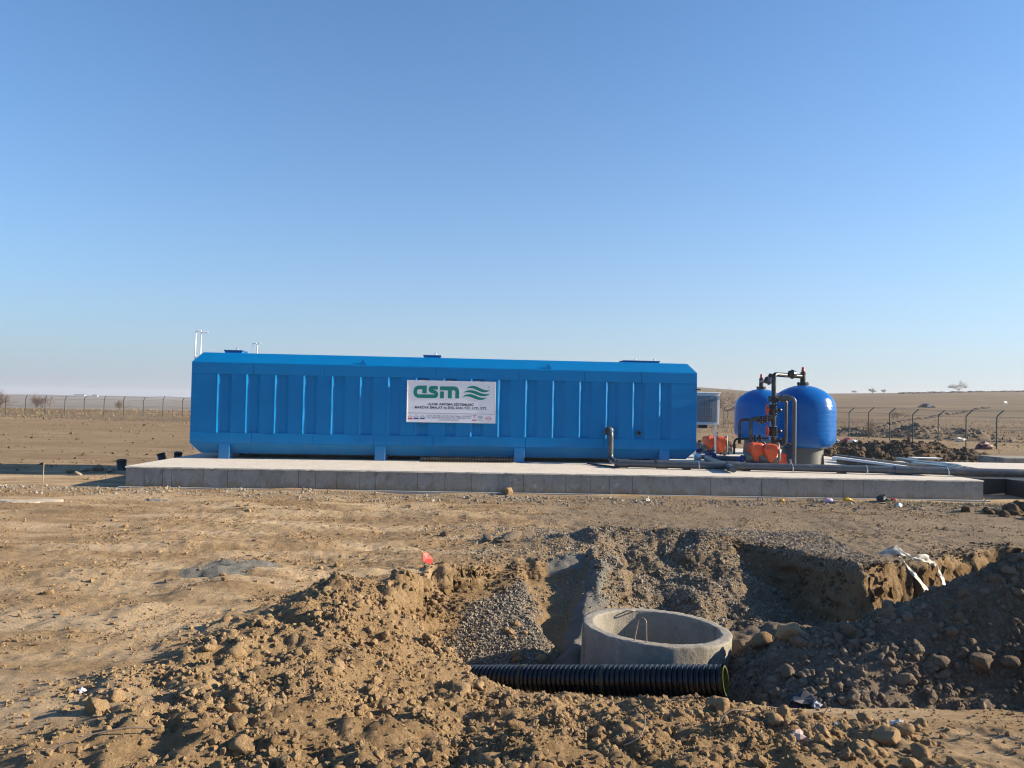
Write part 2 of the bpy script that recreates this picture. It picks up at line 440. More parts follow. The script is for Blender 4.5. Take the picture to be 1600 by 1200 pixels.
def height(X, Y, D=None):
    """ground height in metres; D = local mesh spacing, so that coarse parts drop the fine relief"""
    X = np.asarray(X, float); Y = np.asarray(Y, float)
    if D is None: D = np.full(X.shape, .02)
    def oct_(l, seed, sx=1.0):
        k = ss(1.6, 4.0, l / D)
        return perlin(X / l * sx, Y / l, seed) * k
    z = hills(X, Y)
    z = z + .22 * ss(9.5, 3.4, Y) * ss(-14, -2, Y)
    near = (Y > 2) & (Y < 14.5) & (X > -8) & (X < 12)
    out = dict(gravel=np.zeros(X.shape), dug=np.zeros(X.shape), cement=np.zeros(X.shape), dry=np.ones(X.shape), loose=np.zeros(X.shape))
    # broad plain relief
    far_k = ss(14, 60, Y)
    z = z + .045 * oct_(2.6, 1) + .030 * oct_(1.1, 2) + (.022 + .03 * far_k) * oct_(.55, 3, .6) + .016 * oct_(.25, 4) + .010 * oct_(.11, 53)
    z = z + .030 * np.maximum(0, oct_(.42, 54, .5) - .15) * ss(-.1, .5, oct_(3.1, 55)) + .014 * np.abs(oct_(.2, 56)) * ss(-.3, .4, oct_(1.7, 57))
    for (y0_, sl_, ph_) in ((9.2, .16, 0.), (10.9, .13, 1.), (13.2, -.07, 2.), (14.6, .05, 3.)):
        yc_ = y0_ + sl_ * X + .25 * np.sin(X * .5 + ph_)
        z = z - (.048 * np.exp(-((Y - yc_) / .13) ** 2) - .030 * np.exp(-((np.abs(Y - yc_) - .24) / .09) ** 2)) * (1 + oct_(.5, 60)) * ss(1.5, -1.0, X)
    z = z + far_k * (.12 * oct_(9, 5) + .10 * np.maximum(0, oct_(3.2, 6)) + .3 * ss(70, 85, Y) * ss(105, 90, Y) * np.maximum(0, oct_(2.4, 7)))
    z = z + ss(20, 60, Y) * .25 * oct_(30, 8) + ss(150, 400, Y) * .8 * oct_(140, 9)
    # soft cross-wise ridges of graded soil on the left
    z = z + .02 * oct_(.9, 10, .3) * ss(15, 8, Y)
    # gravel strip and scattered rubble in front of the slab
    strip = ss(15.2, 16.2, Y) * ss(17.6, 17.0, Y) * ss(-16, -10, X)
    out['gravel'] = np.maximum(out['gravel'], .5 * strip)
    rightg = ss(-2.2, 2.2, X + .6 * perlin(X / 1.5, Y / 1.0, 64)) * ss(8.5, 10, Y) * ss(17.6, 16.8, Y)
    out['gravel'] = np.maximum(out['gravel'], .62 * rightg)
    out['dry'] = out['dry'] * (1 - .6 * rightg)
    out['dug'] = np.maximum(out['dug'], .30 * rightg)
    if near.any():
        x = X[near]; y = Y[near]; zz = z[near]; d_ = D[near]
        def o2(l, seed, sx=1.0): return perlin(x / l * sx, y / l, seed) * ss(1.6, 4.0, l / d_)
        # loose bank
        sb = poly_sd(x, y, BANK) + .30 * o2(.8, 20) + .14 * o2(.25, 21)
        bk = ss(.40, -.60, sb)
        dip = ss(-.9, .7, x) * ss(4.3, 5.9, y)
        lump = .065 * o2(.62, 22) + .066 * o2(.30, 23) + .066 * np.abs(o2(.17, 24)) + .036 * np.abs(o2(.09, 25)) + .018 * o2(.05, 26)
        crest = ss(.9, -.1, np.abs(sb + .55)) * ss(6.2, 7.4, y) * ss(.2, -.6, x)
        zt = np.maximum(.24 - .205 * (y - 3.6), -.30)
        wz = ss(-1.5, -.2, x) * ss(8.0, 6.9, y) * ss(4.6, 4.0, x)
        zz = zz * (1 - wz) + zt * wz
        zz = zz + bk * (.03 + .10 * crest + lump)
        loose = bk
        # pit
        sd = poly_sd(x, y, PIT) + .14 * o2(.55, 30) + (.07 * o2(.22, 31) + .035 * np.abs(o2(.1, 48))) * (1 - .75 * ss(3.3, 4.0, x))
        wdt = .11 + .30 * ss(2.4, 3.2, x) * ss(4.7, 4.2, x) + .40 * ss(8.3, 7.0, y) + .25 * ss(1.0, 1.6, x) * ss(3.4, 2.6, x)
        ins = ss(wdt * .5, -wdt, sd)
        ga = onz(826, 912, -.22); gb = onz(862, 1025, -.72); xg = ga[0] + (gb[0] - ga[0]) * np.clip((ga[1] - y) / (ga[1] - gb[1]), -.3, 1.3)
        xn = x - xg
        floor = -.82 + .05 * o2(.6, 32) + .03 * o2(.25, 33)
        g1 = -.20 - .40 * (9.35 - y) + .03 * o2(.5, 34)
        g1 = np.maximum(g1, -.85); m1 = ss(.12, -.14, xn + .12 * o2(.4, 49) + .06 * o2(.15, 51)) * ss(7.3, 7.9, y)
        g2 = .02 - .315 * (11.6 - y) + .13 * o2(.8, 35) + .10 * o2(.38, 36) + .055 * np.abs(o2(.17, 52)) + .03 * np.abs(o2(.09, 67)) - .45 * ss(2.9, 4.0, x)
        g2 = np.maximum(g2, -.85); m2 = ss(.95, 1.15, x)
        floor = np.where(x < 1.25, np.maximum(floor, g1 - .13 + .05 * o2(.35, 81)), floor)
        fl = floor * (1 - np.maximum(m1, m2)) + np.maximum(g1, -5) * m1 * (1 - m2) + g2 * m2
        # cement ridge run down the back wall
        a = np.array(onz(925, 868, .02)[:2]); b = np.array(onz(900, 1032, -.72)[:2]); e = b - a
        t = np.clip(((x - a[0]) * e[0] + (y - a[1]) * e[1]) / (e @ e), -.05, 1.05)
        bendx = .16 * np.sin(np.clip(t, 0, 1) * 3.4) * (1 - .5 * t)
        dd = np.hypot(x - bendx - a[0] - t * e[0], y - a[1] - t * e[1]) + .09 * o2(.4, 37) + .04 * o2(.14, 69)
        ridge = np.exp(-(dd / (.09 + .12 * np.clip(t, 0, 1))) ** 2) * (1 + .35 * o2(.3, 62))
        fl = np.maximum(fl, (.02 - .80 * np.clip(t, 0, 1)) * 1.0 + .20 * ridge - 1.2 * ss(.25, .9, dd))
        # boulder bed where the toe of the wall lies
        fl = fl + .05 * np.abs(o2(.3, 38)) * ss(1.6, 2.6, x)
        strata = .03 * np.sin(zz * 40 + 6 * o2(.4, 39))
        zz = zz * (1 - ins) + (fl) * ins
        # crumbly lip
        lip = np.exp(-((sd - .08) / .16) ** 2) * (y > 7.5)
        zz = zz + lip * (.05 * o2(.4, 40) + .05 * np.abs(o2(.18, 41))) * ss(1.3, .6, x) + lip * .05 * o2(.5, 42)
        # small gravel mound on the brink
        mc = onz(925, 836, .1)
        mm = np.exp(-(((x - mc[0]) / .75) ** 2 + ((y - mc[1]) / .4) ** 2)); zz = zz + .17 * mm * (1 + .5 * o2(.3, 43))
        mc = onz(1010, 842, 0); mm2 = np.exp(-(((x - mc[0]) / .8) ** 2 + ((y - mc[1]) / .3) ** 2)); zz = zz + .07 * mm2
        # ruts on the driven plate
        sp = poly_sd(x, y, PLATE); pl = ss(.1, -.2, sp)
        zz = zz + pl * (.02 + .020 * perlin(y / 1.2, (x + .12 * y) / .20, 44) + .012 * perlin(y / .4, (x + .1 * y) / .10, 45) + .018 * np.abs(perlin(y / .15, x / .06, 58)) + .02 * perlin(x / .2, y / .12, 61))
        # spill lumps
        ssd = poly_sd(x, y, SPILL); cm = ss(.22, -.2, ssd)
        zz = zz + cm * (.03 + .03 * o2(.2, 46))
        # tyre ridge on the left plain
        a = onz(100, 1010)[:2]; b = onz(420, 905)[:2]; e = b - a
        t = np.clip(((x - a[0]) * e[0] + (y - a[1]) * e[1]) / (e @ e), 0, 1)
        d2 = np.hypot(x - a[0] - t * e[0], y - a[1] - t * e[1])
        zz = zz + .05 * np.exp(-(d2 / .35) ** 2) * (1 + o2(.5, 47))
        z[near] = zz
        wall = ss(.12, .0, sd) * ss(-.5, -.12, sd)
        out['gravel'][near] = np.maximum(out['gravel'][near] * (1 - bk), np.maximum(ins * np.maximum(m1, (.62 + .35 * o2(.6, 68)) * m2 * ss(3.6, 2.9, x)) * ss(-.02, -.2, sd), np.maximum(mm, mm2)))
        out['gravel'][near] = np.maximum(out['gravel'][near], .60 * ss(.9, 1.2, x) * ss(3.3, 2.9, x) * ss(.35, -.1, sd) * (y > 9))
        out['dug'][near] = np.maximum(out['dug'][near] * (1 - bk), .55 * ins * m2 * ss(-.2, .3, o2(.7, 65) + .6 * o2(.25, 66) + .15))
        out['dug'][near] = np.maximum(out['dug'][near], np.clip(ins * ss(1.4, 2.2, x) * ss(8.6, 7.8, y) + .8 * wall * ss(3.0, 3.3, x) * ss(4.2, 3.9, x), 0, 1))
        out['cement'][near] = np.maximum(np.maximum(cm, ridge * ss(.6, .2, sd) * 1.2), .75 * np.exp(-((sd) / .22) ** 2) * ss(.35, .6, x) * ss(1.1, .9, x) * (y > 8))
        out['gravel'][near] *= 1 - np.clip(ss(.08, -.02, sd) * ss(-.34, -.2, sd) * ((x > 3.0) | (x < 1.0)) * (y > 8), 0, 1)
        out['dry'][near] = out['dry'][near] * (1 - bk) * (1 - ins)
        out['dry'][near] = np.maximum(out['dry'][near], pl)
        out['loose'][near] = np.maximum(loose * (1 - .7 * pl), .9 * np.exp(-((sd + .02) / .14) ** 2) * (y > 8) * (x < 1.0))
        out.setdefault('ins', np.zeros(X.shape)); out['ins'][near] = ins
    else: out['ins'] = np.zeros(X.shape)
    g = ss(48, 78, Y + 8 * perlin(X / 14, Y / 14, 50))
    wr = ss(-.36, .0, X / np.maximum(Y, 30))
    out['grass'] = np.maximum(.62 * ss(17.5, 25, Y + 2 * perlin(X / 3, Y / 5, 80)), g) * np.where(Y > 14, 1, 0)
    fl = (1 - wr) * ss(112, 150, Y) + wr * ss(470, 510, Y)
    out['field'] = np.clip(fl, 0, 1)
    out['dry'] = out['dry'] * (1 - .45 * ss(18, 34, Y))
    return z, out

def make_ground():
    ys = list(np.arange(-8, 2.4, .4)) + list(np.arange(2.4, 13.0, .024)); s = .024
    while ys[-1] < 4400: ys.append(ys[-1] + s); s *= 1.036
    xs = list(np.arange(-5.6, 7.0, .024)); s = .024; right = [xs[-1]]; left = [xs[0]]
    while right[-1] < 4600: s *= 1.066; right.append(right[-1] + s); left.append(left[-1] - s)
    xs = np.array(left[:0:-1] + xs + right[1:]); ys = np.array(ys)
    dx = np.gradient(xs); dy = np.gradient(ys)
    X, Y = np.meshgrid(xs, ys); D = np.maximum.outer(np.maximum(dy, 0), np.maximum(dx, 0)) if False else np.maximum(dy[:, None], dx[None, :])
    Z, at_ = height(X, Y, D)
    # crags and ledges on the steep cut faces
    gx = np.gradient(Z, axis=1) / dx[None, :]; gy = np.gradient(Z, axis=0) / dy[:, None]; sl = np.hypot(gx, gy)
    wk = ss(.7, 2.2, sl) * (Y > 2.4) * (Y < 13)
    nse = .05 * perlin((X + .3 * Y) / .8, Z / .13 + 3.1, 92) + .045 * perlin((X - .4 * Y) / .15, Z / .07 + Y / .3, 93) + .02 * np.sin(Z * 34 + 5 * perlin(X / .5, Y / .5, 94))
    X = X + wk * nse * -gx / np.maximum(sl, .1) * 1.3; Y = Y + wk * nse * -gy / np.maximum(sl, .1) * 1.3
    Z = Z + wk * .03 * perlin(X / .12, Y / .12 + Z / .1, 95)
    ny, nx = X.shape
    idx = np.arange(nx * ny).reshape(ny, nx)
    q = np.stack([idx[:-1, :-1], idx[:-1, 1:], idx[1:, 1:], idx[1:, :-1]], -1).reshape(-1, 4)
    me = bpy.data.meshes.new('ground')
    me.vertices.add(nx * ny); me.vertices.foreach_set('co', np.stack([X, Y, Z], -1).astype(np.float32).ravel())
    me.loops.add(q.size); me.loops.foreach_set('vertex_index', q.astype(np.int32).ravel())
    me.polygons.add(len(q)); me.polygons.foreach_set('loop_start', (np.arange(len(q)) * 4).astype(np.int32))
    me.polygons.foreach_set('use_smooth', np.ones(len(q), bool))
    me.update(calc_edges=True)
    for k in ('gravel', 'dug', 'cement', 'dry', 'grass', 'field'):
        a = me.attributes.new(k, 'FLOAT', 'POINT'); a.data.foreach_set('value', at_[k].astype(np.float32).ravel())
    me.materials.append(M['ground'])
    o = bpy.data.objects.new('ground', me); col.objects.link(o)
    return tag(o, 'bare dug soil ground running out to dry fields and low hills', kind='structure')
make_ground()
def gz(x, y): return float(height(np.array([x]), np.array([y]))[0][0])

# heap of dark rubble at the right of the pit
def heap_z(x, y):
    crest = np.interp(x, [1.75, 2.1, 2.5, 3.0, 3.5, 4.2, 5.0, 6.0, 7.0, 8.5, 10.0], [-.75, -.16, .05, .20, .38, .70, 1.05, 1.55, 2.0, 2.1, .6])  # unseen right-hand peak is raised so its shadow darkens the visible heap
    yc = 6.45 + .06 * (x - 2)
    base = np.interp(x, [1.7, 2.3, 3.0, 10], [-.6, -.05, -.02, .02])
    t = y - yc
    front = ss(-1.32 + .34 * ss(2.3, 3.0, x) - .05 * (x - 2) + .10 * perlin(x / .5, x * 0, 63), .12, t); back = ss(1.25, 0, t)
    z = base - .3 + (crest - base + .3) * np.where(t < 0, front, back)
    z = z + .06 * perlin(x / .5, y / .5, 60) + .05 * np.abs(perlin(x / .22, y / .22, 61)) + .025 * perlin(x / .1, y / .1, 62)
    return z
def make_heap():
    xs = np.arange(1.6, 10.2, .028); ys = np.arange(4.6, 8.3, .028)
    X, Y = np.meshgrid(xs, ys); Z = heap_z(X, Y); G, _ = height(X, Y)
    ny, nx = X.shape; idx = np.arange(nx * ny).reshape(ny, nx)
    keepv = Z > G - .06
    q = np.stack([idx[:-1, :-1], idx[:-1, 1:], idx[1:, 1:], idx[1:, :-1]], -1).reshape(-1, 4)
    kv = keepv.ravel(); q = q[kv[q].any(1)]
    used = np.unique(q); mp = np.full(nx * ny, -1); mp[used] = np.arange(len(used))
    co = np.stack([X, Y, Z], -1).reshape(-1, 3)[used]
    o0 = np.array([4.0, 6.0, 0]); co = co - o0
    me = bpy.data.meshes.new('rubble_heap'); me.from_pydata(co.tolist(), [], mp[q].tolist())
    me.polygons.foreach_set('use_smooth', np.ones(len(q), bool)); me.materials.append(M['dark_clod'])
    o = bpy.data.objects.new('rubble_heap', me); o.location = o0; col.objects.link(o)
    return tag(o, 'big dark heap of dug soil and stones rising right of the concrete ring', 'soil heap')
rubble = make_heap()
def top_z(x, y):
    h, _ = height(x, y); hp = heap_z(x, y)
    on = (x > 1.6) & (x < 10.2) & (y > 4.6) & (y < 8.3)
    return np.where(on & (hp > h), hp, h)

# ------------------------------------------------------------------ clods and stones
def ico(sub=0):
    p = (1 + 5 ** .5) / 2
    v = np.array([(-1, p, 0), (1, p, 0), (-1, -p, 0), (1, -p, 0), (0, -1, p), (0, 1, p), (0, -1, -p), (0, 1, -p), (p, 0, -1), (p, 0, 1), (-p, 0, -1), (-p, 0, 1)], float)
    v /= np.linalg.norm(v, axis=1)[:, None]
    f = [(0, 11, 5), (0, 5, 1), (0, 1, 7), (0, 7, 10), (0, 10, 11), (1, 5, 9), (5, 11, 4), (11, 10, 2), (10, 7, 6), (7, 1, 8), (3, 9, 4), (3, 4, 2), (3, 2, 6), (3, 6, 8), (3, 8, 9), (4, 9, 5), (2, 4, 11), (6, 2, 10), (8, 6, 7), (9, 8, 1)]
    for _ in range(sub):
        v = v.tolist(); nf = []; c = {}
        def mid(a, b):
            k = (min(a, b), max(a, b))
            if k not in c:
                m = (np.array(v[a]) + np.array(v[b])) / 2; v.append((m / np.linalg.norm(m)).tolist()); c[k] = len(v) - 1
            return c[k]
        for a, b, d in f:
            ab, bd, da = mid(a, b), mid(b, d), mid(d, a); nf += [(a, ab, da), (b, bd, ab), (d, da, bd), (ab, bd, da)]
        f = nf; v = np.array(v)
    return v, np.array(f)
def rock_shapes(n, sub, amp, seed, flat=1.0):
    r = np.random.default_rng(seed); out = []
    for i in range(n):
        v, f = ico(sub)
        # knock planar facets off a ball, then roughen
        for _ in range(9):
            d = r.normal(size=3); d /= np.linalg.norm(d); lim = r.uniform(.55, .92)
            over = v @ d - lim; v = v - np.outer(np.maximum(over, 0), d)
        a = r.normal(size=(4, 3)) * 1.9; ph = r.random(4) * 6.28
        k = sum(np.sin(v @ a[j] * 1.4 + ph[j]) for j in range(4)) / 4
        v = v * (1 + amp * k + amp * .38 * r.normal(size=len(v)))[:, None]
        v = v * np.array([1, r.uniform(.65, .95), r.uniform(.55, .85) * flat]); out.append((v, f))
    return out
def rotmats(n, r):
    q = r.normal(size=(n, 4)); q /= np.linalg.norm(q, axis=1)[:, None]; w, x, y, z = q.T
    return np.stack([np.stack([1 - 2 * (y * y + z * z), 2 * (x * y - z * w), 2 * (x * z + y * w)], -1),
                     np.stack([2 * (x * y + z * w), 1 - 2 * (x * x + z * z), 2 * (y * z - x * w)], -1),
                     np.stack([2 * (x * z - y * w), 2 * (y * z + x * w), 1 - 2 * (x * x + y * y)], -1)], 1)
def stuff_mesh(name, label, mat, P, S, shapes, seed, smooth=False, parent=None, origin=(0, 0, 0)):
    r = np.random.default_rng(seed); n = len(P); which = r.integers(0, len(shapes), n); Rm = rotmats(n, r); tint = r.random(n)
    V = []; Fs = []; T = []; o = 0
    for k, (v, f) in enumerate(shapes):
        m = np.where(which == k)[0]
        if not len(m): continue
        vv = np.einsum('nij,vj->nvi', Rm[m], v) * S[m][:, None, None] + P[m][:, None, :]
        V.append(vv.reshape(-1, 3)); Fs.append((f[None] + (np.arange(len(m)) * len(v))[:, None, None]).reshape(-1, 3) + o)
        T.append(np.repeat(tint[m], len(v))); o += len(m) * len(v)
    V = np.concatenate(V) - np.array(origin); Fs = np.concatenate(Fs); T = np.concatenate(T)
    me = bpy.data.meshes.new(name)
    me.vertices.add(len(V)); me.vertices.foreach_set('co', V.astype(np.float32).ravel())
    me.loops.add(Fs.size); me.loops.foreach_set('vertex_index', Fs.astype(np.int32).ravel())
    me.polygons.add(len(Fs)); me.polygons.foreach_set('loop_start', (np.arange(len(Fs)) * 3).astype(np.int32))
    me.polygons.foreach_set('use_smooth', np.full(len(Fs), smooth))
    me.update(calc_edges=True)
    a = me.attributes.new('tint', 'FLOAT', 'POINT'); a.data.foreach_set('value', T.astype(np.float32))
    me.materials.append(mat)
    ob = bpy.data.objects.new(name, me); col.objects.link(ob); ob.location = origin
    if parent is not None: ob.parent = parent; ob.location = (0, 0, 0)
    ob['kind'] = 'stuff'
    if label: ob['label'] = label
    return ob
def scatter(n, box, dens, smin, smax, power, seed, sink=.25, zf=None):
    r = np.random.default_rng(seed); P = []; S = []
    got = 0
    for _ in range(12):
        m = n * 3; x = r.uniform(box[0], box[1], m); y = r.uniform(box[2], box[3], m)
        z, a = height(x, y); p = dens(x, y, z, a); keep = r.random(m) < p
        x, y, z = x[keep], y[keep], z[keep]
        if zf is not None: z = zf(x, y)
        s = smin * (1 - r.random(len(x)) * (1 - (smin / smax) ** power)) ** (-1 / power)
        P.append(np.stack([x, y, z + s * (.5 - sink) * .9], -1)); S.append(s); got += len(x)
        if got >= n: break
    return np.concatenate(P)[:n], np.concatenate(S)[:n]
def octs(n, seed):
    r = np.random.default_rng(seed); out = []
    for i in range(n):
        v = np.array([(1, 0, 0), (-1, 0, 0), (0, 1, 0), (0, -1, 0), (0, 0, 1), (0, 0, -1)], float) * (1 + .3 * r.normal(size=(6, 1))) + .22 * r.normal(size=(6, 3))
        f = np.array([(0, 2, 4), (2, 1, 4), (1, 3, 4), (3, 0, 4), (2, 0, 5), (1, 2, 5), (3, 1, 5), (0, 3, 5)]); out.append((v * np.array([1, .85, .7]), f))
    return out
SHT = octs(12, 6)
SH0 = rock_shapes(12, 0, .22, 3); SH1 = rock_shapes(10, 1, .20, 4); SH2 = rock_shapes(14, 2, .15, 5)

clump = lambda x, y, s=.45, seed=70: ss(-.25, .5, perlin(x / s, y / s, seed))
P, S = scatter(26000, (-4.5, 4.2, 2.9, 9.6), lambda x, y, z, a: np.clip(a['loose'] * (.2 + .8 * clump(x, y)), 0, 1), .006, .034, 1.9, 1, sink=.45)
stuff_mesh('soil_crumbs', 'crumbly tan soil lumps covering the dug bank', M['clod'], P, S, SH0, 1)
P, S = scatter(1100, (-4.5, 4.2, 2.9, 9.6), lambda x, y, z, a: np.clip(a['loose'] * (.1 + .9 * clump(x, y, .6, 71)), 0, 1), .022, .048, 2.4, 2, sink=.5)
stuff_mesh('soil_lumps', 'fist sized tan soil lumps on the dug bank', M['clod'], P, S, SH1, 2)
P, S = scatter(26000, (-1.4, 5.0, 7.0, 12.6), lambda x, y, z, a: np.clip(a['gravel'], 0, 1) ** 1.5, .009, .026, 2.2, 3)
stuff_mesh('gravel', 'grey brown gravel lying on the slopes of the pit', M['pebble'], P, S, SHT, 3)
P, S = scatter(1500, (1.2, 7.5, 7.0, 11.6), lambda x, y, z, a: np.clip(a['ins'] * (.2 + .8 * clump(x, y, .5, 72)), 0, 1), .014, .05, 2.2, 4, sink=.45)
stuff_mesh('pit_rubble', 'brown soil rubble on the floor of the pit', M['pebble'], P, S, SH1, 4)
P, S = scatter(36000, (-12, 11, 3.3, 16.8), lambda x, y, z, a: (1 - a['loose']) * (1 - a['ins']) * (.12 + .7 * clump(x, y, .9, 73) ** 2 + .3 * ss(15.2, 16.4, y)) * (np.abs(x) / y < .78), .006, .030, 2.0, 5, sink=.35)
stuff_mesh('ground_pebbles', 'small pebbles and crumbs strewn over the bare ground', M['clod'], P, S, SHT, 5)
P, S = scatter(2200, (-13, 12, 15.4, 17.05), lambda x, y, z, a: .15 + .85 * clump(x, y, .8, 74) * ss(15.3, 16.6, y), .014, .055, 1.8, 6)
stuff_mesh('slab_foot_rubble', 'pale stones and lumps along the foot of the slab', M['pebble'], P, S, SH0, 6)
P, S = scatter(8000, (-60, 60, 18, 100), lambda x, y, z, a: (.1 + .9 * clump(x, y, 5, 75)) * ss(.75, .68, np.abs(x) / y) * ss(-9.2, -9.6, x + 100 * (y > 30)) if False else (.1 + .9 * clump(x, y, 5, 75)) * (np.abs(x) / y < .75) * ~((np.abs(x - 1) < 10.2) & (y < 29)), .025, .15, 2.2, 7)
stuff_mesh('field_lumps', 'scattered clods over the rough plain behind the slab', M['field_clod'], P, S, SHT, 7)
P, S = scatter(3200, (-1.2, 7.6, 8.3, 12.2), lambda x, y, z, a: np.clip(np.exp(-((poly_sd(x, y, PIT) + .05) / .28) ** 2) * (.1 + .9 * clump(x, y, .4, 79)) * ((x > 1.0) | (x < .4)), 0, 1), .010, .055, 1.9, 28, sink=.45)
stuff_mesh('rim_crumbs', 'brown soil crumbs along the brink and cut faces of the pit', M['brown_clod'], P, S, SH0, 28)
hz = lambda x, y: np.maximum(heap_z(x, y), height(x, y)[0])
on_heap = lambda x, y, z, a: (heap_z(x, y) > z) * (.35 + .65 * clump(x, y, .5, 76))
P, S = scatter(13000, (1.7, 7.0, 4.7, 7.6), on_heap, .007, .045, 1.7, 8, zf=hz, sink=.4)
stuff_mesh('crumbs', None, M['dark_clod'], P, S, SH0, 8, parent=rubble, origin=(4, 6, 0))
P, S = scatter(1500, (1.7, 7.0, 4.7, 7.6), on_heap, .022, .07, 2.0, 9, zf=hz, sink=.45)
stuff_mesh('lumps', None, M['dark_clod'], P, S, SH1, 9, parent=rubble, origin=(4, 6, 0))

CLOD_ME = {}
def rock_mesh(kind, i, mat):
    key = (kind, i)
    if key not in CLOD_ME:
        v, f = SH2[i]; me = bpy.data.meshes.new(kind); me.from_pydata(v.tolist(), [], f.tolist())
        me.polygons.foreach_set('use_smooth', np.ones(len(f), bool))
        a = me.attributes.new('tint', 'FLOAT', 'POINT'); a.data.foreach_set('value', np.full(len(v), (i * .37) % 1, np.float32))
        me.materials.append(mat); CLOD_ME[key] = me
    return CLOD_ME[key]
def rock(kind, mat, p, s, label, cat, group=None, i=None, rot=None):
    i = random.randrange(len(SH2)) if i is None else i
    o = bpy.data.objects.new(kind, rock_mesh(kind, i, mat)); col.objects.link(o)
    o.location = p; o.scale = (s, s, s); o.rotation_euler = rot or (random.uniform(-.5, .5), random.uniform(-.5, .5), random.uniform(0, 6.28))
    return tag(o, label, cat, group)
def many(n, box, dens, smin, smax, power, seed, kind, mat, label, cat, group, zf=None):
    P, S = scatter(n, box, dens, smin, smax, power, seed, sink=.40, zf=zf)
    for p, s in zip(P, S): rock(kind, mat, p, s, label(p, s) if callable(label) else label, cat, group)
def bank_label(p, s):
    size = 'big' if s > .062 else ('middling' if s > .044 else 'small'); t = p[0] / p[1]
    if p[1] > 6.6: place = 'high on the crest of the dug bank by the pit'
    elif p[1] < 4.2: place = 'low on the dug bank at the bottom of the picture'
    elif t < -.38: place = 'on the left foot of the dug bank'
    elif t < -.08: place = 'in the middle of the sunlit dug bank'
    elif t < .26: place = 'on the bank just below the black pipe'
    else: place = 'at the right end of the dug bank'
    return f'{size} tan earth clod {place}'
def heap_label(p, s):
    size = 'big' if s > .062 else ('middling' if s > .046 else 'small')
    place = 'low at the toe of the dark heap' if p[1] < 5.5 else ('on the left flank of the dark heap' if p[0] < 2.9 else 'high on the dark heap at the right')
    return f'{size} dusty brown stone {place}'
many(190, (-3.6, 3.0, 3.2, 9.2), lambda x, y, z, a: np.clip(a['loose'] * (.1 + .9 * clump(x, y, .6, 71)), 0, 1) * (np.abs(x) / y < .7), .034, .085, 2.6, 21,
     'earth_clod', M['clod'], bank_label, 'clod', 'earth clods on the sunlit bank')
many(100, (1.9, 4.6, 4.8, 6.6), on_heap, .036, .10, 2.6, 22, 'stone', M['dark_clod'], heap_label, 'stone', 'stones on the dark heap', zf=hz)
many(34, (-8.0, -1.0, 4.8, 14.5), lambda x, y, z, a: (1 - a['loose']) * (x / y > -.68) * clump(x, y, 1.2, 77), .03, .085, 2.2, 26,
     'plain_clod', M['clod'], 'dry clod lying on the bare trampled plain left of the bank', 'clod', 'clods on the bare plain')
many(26, (1.7, 2.8, 3.8, 5.3), lambda x, y, z, a: (np.abs(x / y - .495) < .05) * 1.0, .03, .075, 2.0, 23, 'boulder', M['clod'], 'rounded earth boulder in the pile at the corner between bank and heap', 'boulder', 'boulders piled at the corner of the bank')
many(26, (-.1, .55, 7.5, 8.7), lambda x, y, z, a: ss(-.25, .35, perlin(x / .3, y / .3, 78)) * ss(.7, .1, x - .5 * (8.4 - y)), .03, .09, 2.0, 27,
     'spilled_clod', M['clod'], 'tan clod spilled over the gravel left of the cement ridge', 'clod', 'clods spilled over the gravel')
many(40, (2.0, 4.6, 7.6, 9.6), lambda x, y, z, a: a['ins'], .035, .085, 2.4, 24, 'fallen_clod', M['clod'], 'brown clod fallen to the floor of the pit', 'clod', 'fallen clods on the pit floor')
many(30, (9.2, 11.6, 14.6, 16.4), lambda x, y, z, a: (np.hypot((x - 10.6) / 1.2, (y - 15.4) / .7) < 1) * 1.0, .08, .26, 1.6, 25, 'heaped_clod', M['brown_clod'], 'dark clod in the low pile before the right end of the slab', 'clod', 'clods piled near the slab end')

